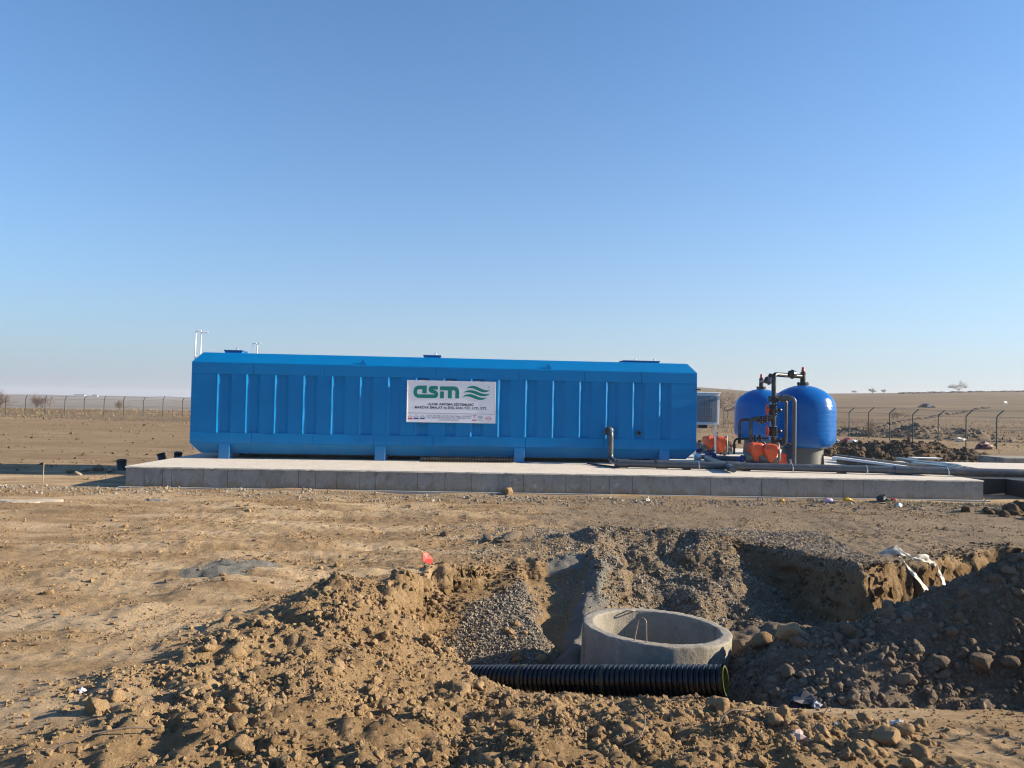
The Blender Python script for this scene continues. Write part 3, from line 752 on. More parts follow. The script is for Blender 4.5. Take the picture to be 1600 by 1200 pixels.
def on_px(px, py, z): return onz(px, py, z)
def ground_px(px, py):                               # where the picture ray meets the soil
    d = ray(px, py); t = np.linspace(2.5, 60, 4000); pts = CO + d[None] * t[:, None]
    h = top_z(pts[:, 0], pts[:, 1]); k = np.argmax(pts[:, 2] < h); return pts[k]
for (px, py, s, kind, m, lab) in [
    (150, 1112, .075, 'block_clod', 'clod', 'squarish pale clod alone at the left edge of the bank'),
    (185, 1095, .06, 'split_clod', 'clod', 'tall thin clod standing behind the squarish pale clod'),
    (370, 1028, .08, 'upright_clod', 'clod', 'upright jagged clod on the left slope of the bank'),
    (855, 1074, .085, 'pointed_clod', 'clod', 'pointed tan clod leaning on the black corrugated pipe'),
    (908, 1082, .065, 'round_clod', 'clod', 'round tan clod in front of the middle of the black pipe'),
    (1128, 1108, .075, 'large_clod', 'clod', 'large clod below the open end of the black pipe'),
    (805, 1138, .055, 'lone_clod', 'clod', 'rounded clod alone on the lower bank under the pipe'),
    (565, 1110, .05, 'smooth_clod', 'clod', 'smooth slab shaped clod in the middle of the bank'),
    (1190, 1010, .115, 'broken_boulder', 'clod', 'broken boulder lying beside the concrete ring'),
    (1238, 998, .135, 'sunlit_boulder', 'clod', 'largest sunlit boulder in the pit right of the ring'),
    (1385, 1160, .085, 'tall_boulder', 'clod', 'tall split boulder at the corner beside the flat driven ground'),
    (1405, 1145, .08, 'leaning_boulder', 'clod', 'leaning slab of earth next to the flat driven ground'),
    (1510, 800, .16, 'slab_end_clod', 'brown_clod', 'sharp dark clod standing alone before the slab corner'),
    (1533, 1040, .12, 'flat_stone', 'dark_clod', 'wide flat reddish stone high on the dark heap'),
    (793, 772, .17, 'crusty_clod', 'clod', 'crusty soil clod against the middle of the slab foot'),
    (652, 770, .13, 'foot_stone', 'pebble', 'dark stone at the slab foot below the black hose')]:
    p = ground_px(px, py); rock(kind, M[m], (p[0], p[1], p[2] + s * .3), s, lab, 'clod' if 'clod' in kind else 'stone')

dl = ['leftmost dark lump of the small dark cluster before the gravel mound', 'flat dark lump in the small dark cluster before the gravel mound', 'largest dark lump of the small cluster before the gravel mound', 'rightmost dark lump of the small cluster before the gravel mound']
for (px, py, s), lb in zip(((762, 843, .10), (782, 847, .085), (797, 841, .13), (822, 838, .11)), dl):
    p = ground_px(px, py); o = rock('dark_lump', M['dark_clod'], (p[0], p[1], p[2] + s * .15), s, lb, 'clod', 'dark lumps before the gravel mound'); o.scale = (s * 1.5, s, s * .6)
p = ground_px(694, 838); rock('dark_stone', M['dark_clod'], (p[0], p[1], p[2] + .03), .075, 'single dark round stone on the plain behind the red scrap', 'stone')
# ------------------------------------------------------------------ concrete slab
SY = math.atan2(.53, 19.28)
slab = empty('concrete_slab', 'long low concrete slab carrying the blue tank and filter vessels', 'slab', (-8.5, 17.17, 0), SY)
SL = 19.29; SD = 12.3; SH = .45
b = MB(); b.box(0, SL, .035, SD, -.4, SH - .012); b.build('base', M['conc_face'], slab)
def top_sheet():
    # slab top with a slightly ragged front arris
    n = 220; m = MB(); xs = np.linspace(-.012, SL + .012, n); r = np.random.default_rng(5)
    jag = .006 * perlin(xs * 3, xs * 0, 80) + .008 * np.maximum(0, perlin(xs * 9, xs * 0, 81) - .25)
    vs = [(x, -.012 + j, SH - .03) for x, j in zip(xs, jag)] + [(x, -.006 + j * 1.6, SH + .0) for x, j in zip(xs, jag)] + [(x, .03 + j, SH + .006) for x, j in zip(xs, jag)] + [(x, SD + .01, SH + .006) for x in xs] + [(x, SD + .01, SH - .03) for x in xs]
    fs = [(l * n + i, l * n + i + 1, (l + 1) * n + i + 1, (l + 1) * n + i) for l in range(4) for i in range(n - 1)]
    m.add(vs, fs)
    m.add([(xs[0], -.01, SH - .03), (xs[0], -.01, SH + .005), (xs[0], SD, SH + .005), (xs[0], SD, SH - .03)], [(0, 1, 2, 3)])
    m.add([(xs[-1], -.01, SH - .03), (xs[-1], -.01, SH + .005), (xs[-1], SD, SH + .005), (xs[-1], SD, SH - .03)], [(3, 2, 1, 0)])
    return m
top_sheet().build('top', M['conc_top'], slab)
seam_px = [254, 268, 317, 355, 406, 466, 493, 526, 562, 587, 652, 695, 737, 778, 818, 850, 884, 923, 952, 988, 1110, 1190, 1285, 1317, 1348, 1444]
seams = [0.0]
for px in seam_px:
    p = onz(px, 757, .1); seams.append((Vector((p[0] + 8.5, p[1] - 17.17, 0)) @ Vector((math.cos(SY), math.sin(SY), 0))) if False else (at(px, 757, 17.17 + .0275 * (onz(px, 757, .1)[0] + 8.5))[0] + 8.5) / math.cos(SY))
seams.append(SL)
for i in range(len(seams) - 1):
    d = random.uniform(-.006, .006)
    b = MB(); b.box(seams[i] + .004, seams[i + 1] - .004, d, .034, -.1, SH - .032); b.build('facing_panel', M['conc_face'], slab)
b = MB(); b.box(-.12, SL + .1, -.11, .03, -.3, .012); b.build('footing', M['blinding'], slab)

# ------------------------------------------------------------------ blue treatment tank
TY = math.atan2(.95, 11.5)
TP = Vector((-7.4, 19.84, .457))
tank = empty('treatment_tank', 'long blue steel water treatment tank with grooved front on the slab', 'tank', TP, TY)
X0, X1, DP = -.79, 12.43, 2.5
T_u = Vector((math.cos(TY), math.sin(TY), 0)); T_v = Vector((-math.sin(TY), math.cos(TY), 0))
def rings(m, L, closed=(True, True)):
    vs = [(x, y, z) for (i, z) in L for (x, y) in ((X0 + i, i), (X1 - i, i), (X1 - i, DP - i), (X0 + i, DP - i))]
    fs = [(l * 4 + k, l * 4 + (k + 1) % 4, l * 4 + 4 + (k + 1) % 4, l * 4 + 4 + k) for l in range(len(L) - 1) for k in range(4)]
    if closed[0]: fs.append((3, 2, 1, 0))
    n = len(L) - 1
    if closed[1]: fs.append((n * 4, n * 4 + 1, n * 4 + 2, n * 4 + 3))
    m.add(vs, fs)
GD = .062
b = MB(); b.box(X0 + .01, X1 - .01, GD - .001, DP - .01, .40, 2.45); b.build('body', M['paint'], tank)
b = MB(); rings(b, [(.0, 2.452), (.004, 2.47), (.205, 2.715), (.225, 2.725)], (True, True)); b.build('roof', M['paint'], tank)
b = MB(); rings(b, [(.22, .13), (.0, .395), (.0, .40)]); b.build('hopper', M['paint'], tank)
def band(name, z0, z1, cuts, proud):
    xs = [X0 + .0] + cuts + [X1]
    for i in range(len(xs) - 1):
        b = MB(); b.box(xs[i] + (.0025 if i else 0), xs[i + 1] - (.0025 if i < len(xs) - 2 else 0), -proud, .11, z0, z1, .006); b.build(name, M['paint'], tank)
band('upper_band', 2.17, 2.449, [.746, 2.55, 5.40, 7.6, 9.354, 10.90], .004)
band('lower_band', .403, .665, [.746, 2.296, 3.85, 5.389, 6.292, 7.812, 9.9], .014)
GP = .7204; g0 = -.12
G = [g0 + GP * k for k in range(17)]           # left edge of each groove
edges = []; prev = X0
for g in G: edges.append((prev, g)); prev = g + .335
edges.append((prev, X1))
for i, (a, c) in enumerate(edges):
    m = MB(); la = 0 if i == 0 else .085; lc = 0 if i == len(edges) - 1 else .085
    # front face, sloping flanks down to the recessed sheet
    lip = [(c - .055, 0), (c - .030, -.020), (c - .018, -.020), (c + .022, .004)] if i < len(edges) - 1 else [(c, 0)]
    out = [(a, 0)] + lip + [(c + lc, GD), (a - la, GD)]
    nz = 7; vs = []
    for k in range(nz + 1):
        z = .665 + (2.17 - .665) * k / nz; bow = .006 * math.sin(math.pi * k / nz) * random.uniform(-1, 1)
        vs += [(x, y + (bow if y <= 0 else 0), z) for x, y in out]
    n_ = len(out); fs = [(k * n_ + j, k * n_ + (j + 1) % n_, k * n_ + n_ + (j + 1) % n_, k * n_ + n_ + j) for k in range(nz) for j in range(n_)]
    m.add(vs, fs); m.build('side_panel', M['paint'], tank)
for xa in (-.068, 3.879, 7.516, 11.42):
    for ya, yb in ((-.012, .95), (1.55, DP + .01)):
        b = MB(); b.box(xa, xa + .272, ya, yb, 0, .402, .008); b.box(xa - .03, xa + .302, ya + .03, yb - .02, 0, .012); b.build('leg', M['paint'], tank)
def lug(x):
    m = MB(); z = 2.475; y0 = .03
    o = []
    for k in range(9): a = math.pi * k / 8; o.append((.035 * math.cos(a), .105 + .035 * math.sin(a)))
    outl = [(.10, -.015)] + o + [(-.10, -.015)]
    # eye plate with a real hole
    hole = [(.017 * math.cos(2 * math.pi * k / 11), .10 + .017 * math.sin(2 * math.pi * k / 11)) for k in range(11)]
    n = len(outl); vs = []
    for y in (-.012, .012):
        vs += [(x + px, y0 + y, z + pz) for px, pz in outl]; vs += [(x + px, y0 + y, z + pz) for px, pz in hole]
    def near(i): return min(range(11), key=lambda k: (hole[k][0] - outl[i][0]) ** 2 + (hole[k][1] - outl[i][1]) ** 2)
    fs = []; off = n + 11
    for i in range(n):
        j = (i + 1) % n; a, c = near(i), near(j)
        ring = [i, j, n + c]; k = c
        while k != a:
            step = 1 if (a - k) % 11 <= 5 else -1; k = (k + step) % 11; ring.append(n + k)
        fs.append(tuple(ring)); fs.append(tuple(off + q for q in ring[::-1])); fs.append((i, j, j + off, i + off))
    for k in range(11): j = (k + 1) % 11; fs.append((n + k, n + j, off + n + j, off + n + k))
    m.add(vs, fs); m.build('lifting_lug', M['paint'], tank)
lug(3.523); lug(8.389)
def hatch(x0, x1, y0, y1, h, lids=1):
    m = MB(); m.box(x0 + .03, x1 - .03, y0 + .03, y1 - .03, 2.72, 2.725 + h * .6); c = m.build('hatch_collar', M['paint'], tank)
    w = (x1 - x0) / lids
    for k in range(lids):
        m = MB(); m.box(x0 + k * w + .004, x0 + (k + 1) * w - .004, y0, y1, 2.727 + h * .6, 2.725 + h, .012); c = m.build('hatch_lid', M['hatch'], tank)
        q = MB(); xm = x0 + (k + .62) * w; q.tube(bend([(xm, y0 + .04, 2.72 + h), (xm, y0 + .04, 2.77 + h), (xm + .05, y0 + .04, 2.77 + h), (xm + .05, y0 + .04, 2.72 + h)], .015, 3), .008, 6); q.build('handle', M['galv'], c)
hatch(-.20, .30, .65, 1.2, .105); hatch(5.05, 5.55, .65, 1.2, .10); hatch(10.55, 11.6, .65, 1.25, .085, 2)
def rail(x, y, z0, z1, hook):
    m = MB(); m.tube(bend([(x, y, z0), (x, y, z1), (x + hook, y, z1)], .05, 4), .017, 8); m.build('ladder_rail', M['white_paint'], tank)
rail(-.85, .42, .2, 3.29, .14); rail(-.85, .85, .2, 3.29, .18)
m = MB()
for k in range(10): m.tube([(-.85, .42, .3 + .26 * k), (-.85, .85, .3 + .26 * k)], .014, 6)
m.build('ladder_rungs', M['galv'], tank)
rail(.40, 1.25, 2.5, 3.06, .1); rail(.52, 1.25, 2.5, 3.06, .1)
m = MB()
m.lathe([(.028, .0), (.028, -.06), (.062, -.06), (.066, -.055), (.066, -.03), (.04, -.025), (.04, .1)], 16, (10.86, 0.06, .83), axis='y'); m.build('drain_nozzle', M['dark_grey'], tank)
m = MB(); m.lathe([(.001, 0.02), (.027, 0.02)], 16, (10.86, .04, .83), axis='y'); m.build('nozzle_bore', M['black_pvc'], tank)
m = MB(); m.tube([(11.0 + 1.4, -.02, 2.02), (12.52, -.02, 2.02)], .02, 6); m.build('cable_stub', M['black_pvc'], tank)

# ------------------------------------------------------------------ company sign
SGN = TP + T_u * 4.676 - T_v * .03 + Vector((0, 0, 1.015))
sign = empty('company_sign', 'white framed company sign with green wave logo on the blue tank', 'sign', SGN, TY)
SW, SHH = 2.32, 1.095
m = MB(); m.box(.012, SW - .012, -.012, .012, .012, SHH - .012); m.build('board', M['board'], sign)
for a in ((0, SW, 0, .022), (0, SW, SHH - .022, SHH)):
    m = MB(); m.box(a[0], a[1], -.026, .014, a[2], a[3], .003); m.build('frame_bar', M['frame_alu'], sign)
for a in ((0, .022), (SW - .022, SW)):
    m = MB(); m.box(a[0], a[1], -.0255, .0135, .0225, SHH - .0225, .003); m.build('frame_bar', M['frame_alu'], sign)
for k in range(3):
    for z in (SHH + .001, -.031):
        m = MB(); x = .33 + k * .72; m.box(x, x + .16, .0, .028, z, z + .03); m.build('bracket', M['hatch'], sign)
# sign pixel (zoomed 9.41x crop, origin 155,130 -> 1452,768) to sign metres
def sp(x, y):
    u = (x - 150) / (1448 - 150); ytop = 135 + 25 * u; ybot = 750 + 22 * u
    return u * SW, SHH * (1 - (y - ytop) / (ybot - ytop))
def sp2(x, y):   # straightened: logo drawn upright
    return (x - 150) / 1298 * SW, SHH * (1 - (y - 135 - 25 * (x - 150) / 1298) / 614)
def ribbon(m, pts, w, y0=-.0165, y1=-.0125):
    P = [Vector(p) for p in pts]; L = []; Rr = []
    for i, p in enumerate(P):
        t = (P[min(i + 1, len(P) - 1)] - P[max(i - 1, 0)]).normalized(); nrm = Vector((-t.y, t.x))
        ww = w[i] if hasattr(w, '__len__') else w
        L.append(p + nrm * ww / 2); Rr.append(p - nrm * ww / 2)
    n = len(P); vs = [(q.x, y0, q.y) for q in L] + [(q.x, y0, q.y) for q in Rr] + [(q.x, y1, q.y) for q in L] + [(q.x, y1, q.y) for q in Rr]
    fs = []
    for i in range(n - 1):
        fs += [(i, n + i, n + i + 1, i + 1), (i, i + 1, 2 * n + i + 1, 2 * n + i), (n + i + 1, n + i, 3 * n + i, 3 * n + i + 1)]
    fs += [(0, 2 * n, 3 * n, n), (n - 1, 2 * n - 1, 4 * n - 1, 3 * n - 1)]
    m.add(vs, fs)
def bend2(pts, r, n=6): return [(q.x, q.y) for q in bend([(a, c, 0) for a, c in pts], r, n)]
kx = SW / 1298
lt = .052 * 2.0
m = MB()                                            # letter a, running on into the s
ribbon(m, bend2([sp2(437, 243), sp2(272, 243), sp2(272, 370), sp2(578, 372), sp2(578, 318), sp2(492, 292), sp2(492, 248), sp2(598, 248)], .13, 7), .095); m.build('logo_letter', M['green'], sign)
m = MB(); a_, c_ = sp2(375, 262), sp2(437, 330); m.box(a_[0], c_[0], -.0165, -.0125, c_[1], a_[1]); m.build('logo_stem', M['green'], sign)
m = MB(); ribbon(m, bend2([sp2(630, 256), sp2(884, 256), sp2(884, 403)], .10, 7), .103); m.build('logo_letter', M['green'], sign)
for xa in (632, 747):
    m = MB(); a_, c_ = sp2(xa, 300 if xa == 632 else 285), sp2(xa + 58, 402); m.box(a_[0], c_[0], -.0165, -.0125, c_[1], a_[1]); m.build('logo_stem', M['green'], sign)
for (x0, y0, x1, y1) in ((1020, 262, 1362, 283), (975, 325, 1362, 340), (965, 388, 1315, 392)):
    m = MB(); pts = []; ws = []
    for k in range(25):
        t = k / 24; x = x0 + (x1 - x0) * t; y = y0 + (y1 - y0) * t - 24 * math.sin(2 * math.pi * (t * .92 + .03)) * (1 if t < .97 else 1)
        pts.append(sp2(x, y - 6)); ws.append(.002 + .078 * (math.sin(math.pi * t) ** .75))
    ribbon(m, pts, ws); m.build('logo_wave', M['green'], sign)
def text(s, cx, cy, size, mat, bold=0.0, width=None, name='lettering', parent=None, plane=-.0135, sx=1.0):
    cu = bpy.data.curves.new(name, 'FONT'); cu.body = s; cu.size = size; cu.align_x = 'CENTER'; cu.align_y = 'CENTER'; cu.offset = bold; cu.extrude = .0006; cu.resolution_u = 3
    t = bpy.data.objects.new(name, cu); col.objects.link(t); bpy.context.view_layer.update()
    me = bpy.data.meshes.new_from_object(t.evaluated_get(bpy.context.evaluated_depsgraph_get()))
    bpy.data.objects.remove(t)
    me.materials.clear(); me.materials.append(mat)
    o = bpy.data.objects.new(name, me); col.objects.link(o); o.parent = parent or sign
    w = max(v.co.x for v in me.vertices) - min(v.co.x for v in me.vertices)
    k = (width / w) if width else sx
    o.rotation_euler = (math.pi / 2, 0, 0); o.location = (cx, plane, cy); o.scale = (k, 1, 1)
    return o
x, z = sp2(798, 493); text('A.S.M. ARITMA SİSTEMLERİ', x, z, .083, M['ink'], .0022, 665 * kx)
x, z = sp2(795, 543); text('MAKİNA İMALAT ve İNŞ. SAN. TİC. LTD. ŞTİ.', x, z, .083, M['ink'], .0022, 1048 * kx)
x, z = sp2(770, 662); text('Turgut Özal Mah. 1152 Sk. No:7 Gebze - KOCAELİ', x, z, .046, M['grey_ink'], .0008, 660 * kx, 'address_line')
x, z = sp2(770, 690); text('Tel : 0262 643 30 90 (pbx) - Fax : 0262 643 71 36', x, z, .046, M['grey_ink'], .0008, 630 * kx, 'address_line')
x, z = sp2(770, 719); text('www.asmaritma.com.tr', x, z, .042, M['grey_ink'], .0008, 290 * kx, 'address_line')
x, z = sp2(1347, 240); text('®', x, z, .045, M['grey_ink'], .0005)
m = MB(); zz = sp2(800, 625)[1]; m.box(.024, SW - .024, -.0145, -.0125, zz - .004, zz + .004); m.build('divider_line', M['grey_ink'], sign)
for xc, mt in ((204, 'red_ink'), (293, 'navy_ink'), (384, 'navy_ink')):
    m = MB(); x, z = sp2(xc, 694); m.box(x - .06, x + .06, -.0145, -.0125, z - .02, z + .012)
    o = [(x + .045 * math.cos(math.pi * k / 8), z + .022 + .045 * math.sin(math.pi * k / 8)) for k in range(9)]
    ribbon(m, o, .010, -.0145, -.0125); m.build('emblem', M[mt], sign)
x, z = sp2(1147, 665); m = MB(); ribbon(m, [(x - .05, z + .02), (x + .05, z + .02)], .012, -.0145, -.0125); ribbon(m, [(x, z + .02), (x, z - .045)], .012, -.0145, -.0125)
x, z = sp2(1143, 722); m.box(x - .056, x + .056, -.0145, -.0125, z - .014, z + .014); m.build('emblem', M['red_ink'], sign)
x, z = sp2(1230, 684); text('TSEK', x, z, .07, M['grey_ink'], .0008, .14, 'emblem'); x, z = sp2(1230, 722); text('ISO 9001', x, z, .03, M['grey_ink'], .0005, .11, 'emblem')
x, z = sp2(1350, 700); m = MB(); d_ = [(x - .09, z), (x, z + .055), (x + .09, z), (x, z - .055), (x - .09, z)]
for k in range(4): ribbon(m, d_[k:k + 2], .010, -.0145, -.0125)
m.box(x - .045, x + .045, -.0145, -.0125, z - .006, z + .006); m.build('emblem', M['red_ink'], sign)

# ------------------------------------------------------------------ helpers for pipework
ZS = .457
def flange(m, c, r, axis='z', t=.03, n=16):
    m.lathe([(.001, -t), (r, -t), (r, t), (.001, t)], n, c, axis=axis, smooth=False)
def bolts(m, c, r, axis='z', t=.05, n=8, s=.012):
    for k in range(n):
        a = 2 * math.pi * k / n; p, q = r * math.cos(a), r * math.sin(a)
        ax = {'z': ((p, q, -t), (p, q, t)), 'x': ((-t, p, q), (t, p, q)), 'y': ((p, -t, q), (p, t, q))}[axis]
        m.tube([Vector(ax[0]) + Vector(c), Vector(ax[1]) + Vector(c)], s, 6, smooth=False)

# ------------------------------------------------------------------ filter vessels
def make_vessel(x, y, label):
    r = empty('filter_vessel', label, 'filter vessel', (x, y, ZS), 0, 'blue filter vessels')
    prof = [(.50, .455), (.60, .47), (.72, .50), (.80, .56), (.86, .65), (.885, .75), (.888, .9), (.888, 1.05), (.888, 1.2), (.888, 1.35), (.888, 1.5), (.885, 1.58), (.87, 1.68), (.835, 1.79), (.77, 1.90), (.68, 1.99), (.56, 2.075), (.42, 2.145), (.28, 2.195), (.14, 2.225), (.001, 2.23)]
    m = MB(); m.lathe(prof, 56); m.build('shell', M['vessel'], r)
    # skirt with four arched openings, with thickness
    n = 96; zs = [.0, .05, .10, .15, .20, .25, .29, .33, .40, .47]
    m = MB()
    def inarch(i, k):
        a = (2 * math.pi * (k + .5) / n); zc = (zs[i] + zs[i + 1]) / 2
        for c in (-.55, 2.59):
            d = ((a - c + math.pi) % (2 * math.pi)) - math.pi
            if (d * .58 / .24) ** 2 + (zc / .32) ** 2 < 1: return True
        return False
    rad = lambda z: .60 - .05 * math.sin(z / .47 * 1.6)
    m.lathe([(rad(z), z) for z in zs], n, skip=inarch); m.lathe([(rad(z) - .03, z) for z in zs][::-1], n, skip=lambda i, k: inarch(len(zs) - 2 - i, k))
    # reveals round the openings
    for c in (-.55, 2.59):
        P_ = []
        for k in range(17):
            t = math.pi * k / 16; a = c + .245 / .58 * math.cos(t); z = .325 * math.sin(t); P_.append((a, z))
        vs = []
        for a, z in P_: vs += [((rad(z) + .003) * math.cos(a), (rad(z) + .003) * math.sin(a), z), ((rad(z) - .045) * math.cos(a), (rad(z) - .045) * math.sin(a), z), ((rad(z) + .003) * math.cos(c + (a - c) * 1.1), (rad(z) + .003) * math.sin(c + (a - c) * 1.1), z * 1.08)]
        m.add(vs, [(3 * k, 3 * k + 1, 3 * k + 4, 3 * k + 3) for k in range(16)] + [(3 * k, 3 * k + 3, 3 * k + 5, 3 * k + 2) for k in range(16)])
    m.build('skirt', M['skirt'], r)
    m = MB(); flange(m, (0, 0, 2.27), .16, t=.035, n=20); bolts(m, (0, 0, 2.27), .135, t=.055, n=8, s=.014); m.tube([(0, 0, 2.25), (0, 0, 2.60)], [.085, .062], 14); m.tube([(0, 0, 2.53), (0, 0, 2.60)], .075, 14); m.build('top_fitting', M['black_pvc'], r)
    m = MB(); m.lathe([(.03, 2.60), (.05, 2.62), (.05, 2.66), (.034, 2.67), (.042, 2.70), (.036, 2.74), (.001, 2.75)], 12); m.build('air_valve', M['red_valve'], r)
    return r
VX, VY = 8.25, 21.95
LX, LY = 8.63, 26.8
v1 = make_vessel(VX, VY, 'front blue filter vessel on an arched grey skirt, right of the pipework')
v2 = make_vessel(LX, LY, 'rear blue filter vessel partly hidden behind the black pipework')

# ------------------------------------------------------------------ black pipe manifold
MY = 20.95
pw = empty('pipe_manifold', 'black pipe manifold with red handled valves between the filter vessels', 'pipework', (7.6, MY, ZS))
def pp(px, py, Y=MY): return tuple(at(px, py, Y))
def pipe(pts, r, mat, name='pipe', n=12, rb=.12):
    m = MB(); m.tube(bend(pts, rb, 5), r, n); return m.build(name, mat, pw, world=True)
hdr = at(1210, 588, MY)
zt = ZS + 2.48
tee = (VX, VY, zt)
pipe([pp(1208, 724), (pp(1208, 700)[0], MY, zt), (VX - .05, VY, zt)], .062, M['black_pvc'], 'main_pipe', 14)
pipe([(pp(1204, 600)[0], MY + .02, zt - .03), (LX - .45, 24.6, zt - .04), (LX, LY, zt)], .055, M['black_pvc'], 'header_pipe')
m = MB()
q = (pp(1234, 590)[0], MY - .18, zt); m.lathe([(.06, -.10), (.095, -.09), (.095, -.03), (.125, -.025), (.125, .025), (.095, .03), (.095, .09), (.06, .10)], 18, q, axis='x'); m.build('union_joint', M['black_pvc'], pw, world=True)
m = MB(); q = (LX - .42, 24.75, zt - .02); m.lathe([(.06, -.13), (.11, -.1), (.11, -.03), (.15, -.025), (.15, .025), (.11, .03), (.11, .1), (.06, .13)], 18, q, axis='x'); m.build('union_joint', M['black_pvc'], pw, world=True)
x1 = pp(1237, 660)[0]
pipe([pp(1212, 622), (x1 - .0, MY - .2, pp(1237, 622)[2]), (x1, MY - .2, pp(1237, 728)[2])], .055, M['grey_pvc'], 'down_pipe', 14)
x2 = pp(1226, 660)[0]
pipe([pp(1212, 625), (x2, MY - .1, pp(1226, 624)[2]), (x2, MY - .1, pp(1226, 694)[2]), (pp(1213, 694)[0], MY - .1, pp(1213, 696)[2])], .04, M['dark_grey'], 'down_pipe')
pipe([pp(1208, 652), (pp(1172, 653)[0], MY - .05, pp(1172, 654)[2]), (pp(1172, 653)[0], MY - .05, pp(1172, 690)[2])], .05, M['dark_grey'], 'branch_pipe')
pipe([pp(1208, 656), (pp(1160, 656)[0], MY + .25, pp(1160, 656)[2]), (pp(1160, 656)[0], MY + .25, pp(1160, 694)[2])], .042, M['dark_grey'], 'branch_pipe')
pipe([pp(1200, 685), (pp(1149, 686)[0], MY + .1, pp(1149, 686)[2]), (pp(1149, 686)[0], MY + .1, pp(1149, 710)[2])], .03, M['black_pvc'], 'branch_pipe')
pipe([pp(1208, 686), pp(1240, 697)], .045, M['black_pvc'], 'branch_pipe')
m = MB(); flange(m, pp(1208, 621), .14); flange(m, pp(1208, 626), .14); bolts(m, pp(1208, 623), .115, t=.075); f_ = m.build('flange', M['black_pvc'], pw, world=True)
for (px, py, ax) in ((1220, 622, 'x'), (1230, 622, 'x'), (1208, 640, 'z'), (1208, 633, 'z'), (1208, 648, 'z'), (1195, 655, 'x'), (1188, 656, 'x'), (1208, 668, 'z'), (1208, 680, 'z'), (1186, 686, 'x'), (1178, 686, 'x'), (1222, 690, 'x'), (1214, 700, 'x')):
    m = MB(); c = pp(px, py); flange(m, c, .115, ax, .022); p_ = m.build('flange', M['black_pvc'], pw, world=True)
    m = MB(); bolts(m, c, .09, ax, .042, 8, .013); m.build('bolts', M['steel_bolt'], p_); 
    # bolts are built in world space too
    Mi = pw.matrix_basis.inverted(); me = p_.children[0].data
    for v in me.vertices: v.co = Mi @ v.co
for (px, py) in ((1197, 640), (1197, 673)):
    c = at(px + 10, py, MY - .02); m = MB(); m.lathe([(.06, -.12), (.10, -.1), (.12, 0), (.10, .1), (.06, .12)], 16, c); v_ = m.build('valve_body', M['black_pvc'], pw, world=True)
    m = MB(); m.tube([c, c + np.array([-.16, -.08, 0])], .03, 8)
    h = c + np.array([-.18, -.10, 0]); m.lathe([(.001, -.03), (.075, -.03), (.085, 0), (.075, .03), (.001, .03)], 14, h, axis='x'); m.beam(h + np.array([0, 0, -.15]), h + np.array([0, 0, .15]), .05, .04, (1, 0, 0)); o = m.build('valve_handle', M['red_valve'], pw, world=True)
    c = at(px + 21, py + 1, MY); m = MB(); m.lathe([(.001, -.05), (.05, -.05), (.05, .05), (.001, .05)], 12, c, axis='x'); m.build('gauge', M['black_pvc'], pw, world=True)

# ------------------------------------------------------------------ pumps wrapped in orange covers
def make_pump(px, py, Y, w, h, rz, label, tatter=False):
    p = at(px, py, Y); r = empty('pump', label, 'pump', (p[0], p[1], ZS), rz, 'pumps wrapped in orange covers')
    m = MB(); m.box(-w * .55, w * .55, -.16, .18, 0, .06, .01); m.build('base_plate', M['pump_blue'], r)
    m = MB(); m.lathe([(.001, -.30), (.10, -.29), (.135, -.22), (.135, .05), (.16, .06), (.17, .10), (.12, .16), (.07, .2), (.07, .3), (.09, .31), (.09, .34), (.001, .34)], 18, (0, 0, .26), axis='x'); m.build('motor', M['pump_grey'], r)
    m = MB(); flange(m, (-.36, 0, .20), .11, 'x', .02); m.tube([(-.5, 0, .2), (-.3, 0, .2)], .06, 12); m.build('suction_flange', M['pump_blue'], r)
    # wrinkled sack pulled over the motor
    n, L = 26, 13; m = MB(); vs = []
    r2 = np.random.default_rng(int(px))
    for l in range(L):
        t = l / (L - 1); zt_ = .16 + (h - .16) * t
        rad = float(np.interp(t, [0, .12, .45, .8, .93, 1.0], [.50, .66, .95, 1.0, .93, .62]))
        for k in range(n):
            a = 2 * math.pi * k / n
            rr = rad * (1 + .07 * math.sin(5 * a + 3 * t + px) + .05 * math.sin(9 * a - 5 * t) + .04 * r2.normal())
            vs.append((w * .5 * rr * math.copysign(abs(math.cos(a)) ** .55, math.cos(a)), .24 * rr * math.copysign(abs(math.sin(a)) ** .55, math.sin(a)), zt_ + .03 * math.sin(4 * a + px) * (1 - t)))
    fs = [(l * n + k, l * n + (k + 1) % n, (l + 1) * n + (k + 1) % n, (l + 1) * n + k) for l in range(L - 1) for k in range(n)] + [tuple((L - 1) * n + k for k in range(n))]
    m.add(vs, fs, True)
    if tatter:
        for k in range(5):
            x = w * .45 + .03 * k; m.add([(x, -.18 + .03 * k, .45 - .04 * k), (x + .08, -.16 + .02 * k, .38), (x + .10, -.20, .05 + .03 * k), (x + .02, -.22, .02)], [(0, 1, 2, 3)])
    m.build('cover', M['orange'], r)
    m = MB(); m.tube(bend([(w * .5, -.20, .20), (w * .53, -.20, h * .6), (w * .46, -.12, h + .01), (w * .46, .15, h + .01)], .08, 4), .035, 6); m.build('strap', M['pump_grey'], r)
    return r
make_pump(1110, 706, 24.2, .40, .66, .1, 'orange covered pump nearest the tank, left one of the back pair')
make_pump(1127, 708, 24.0, .34, .66, -.35, 'orange covered pump below the cabinet corner, right one of the back pair')
make_pump(1180, 727, 20.55, .42, .64, .05, 'orange covered pump in front of the rear vessel, squarish cover')
make_pump(1204, 727, 20.4, .40, .62, -.3, 'orange covered pump with torn trailing cover beside the front vessel', True)

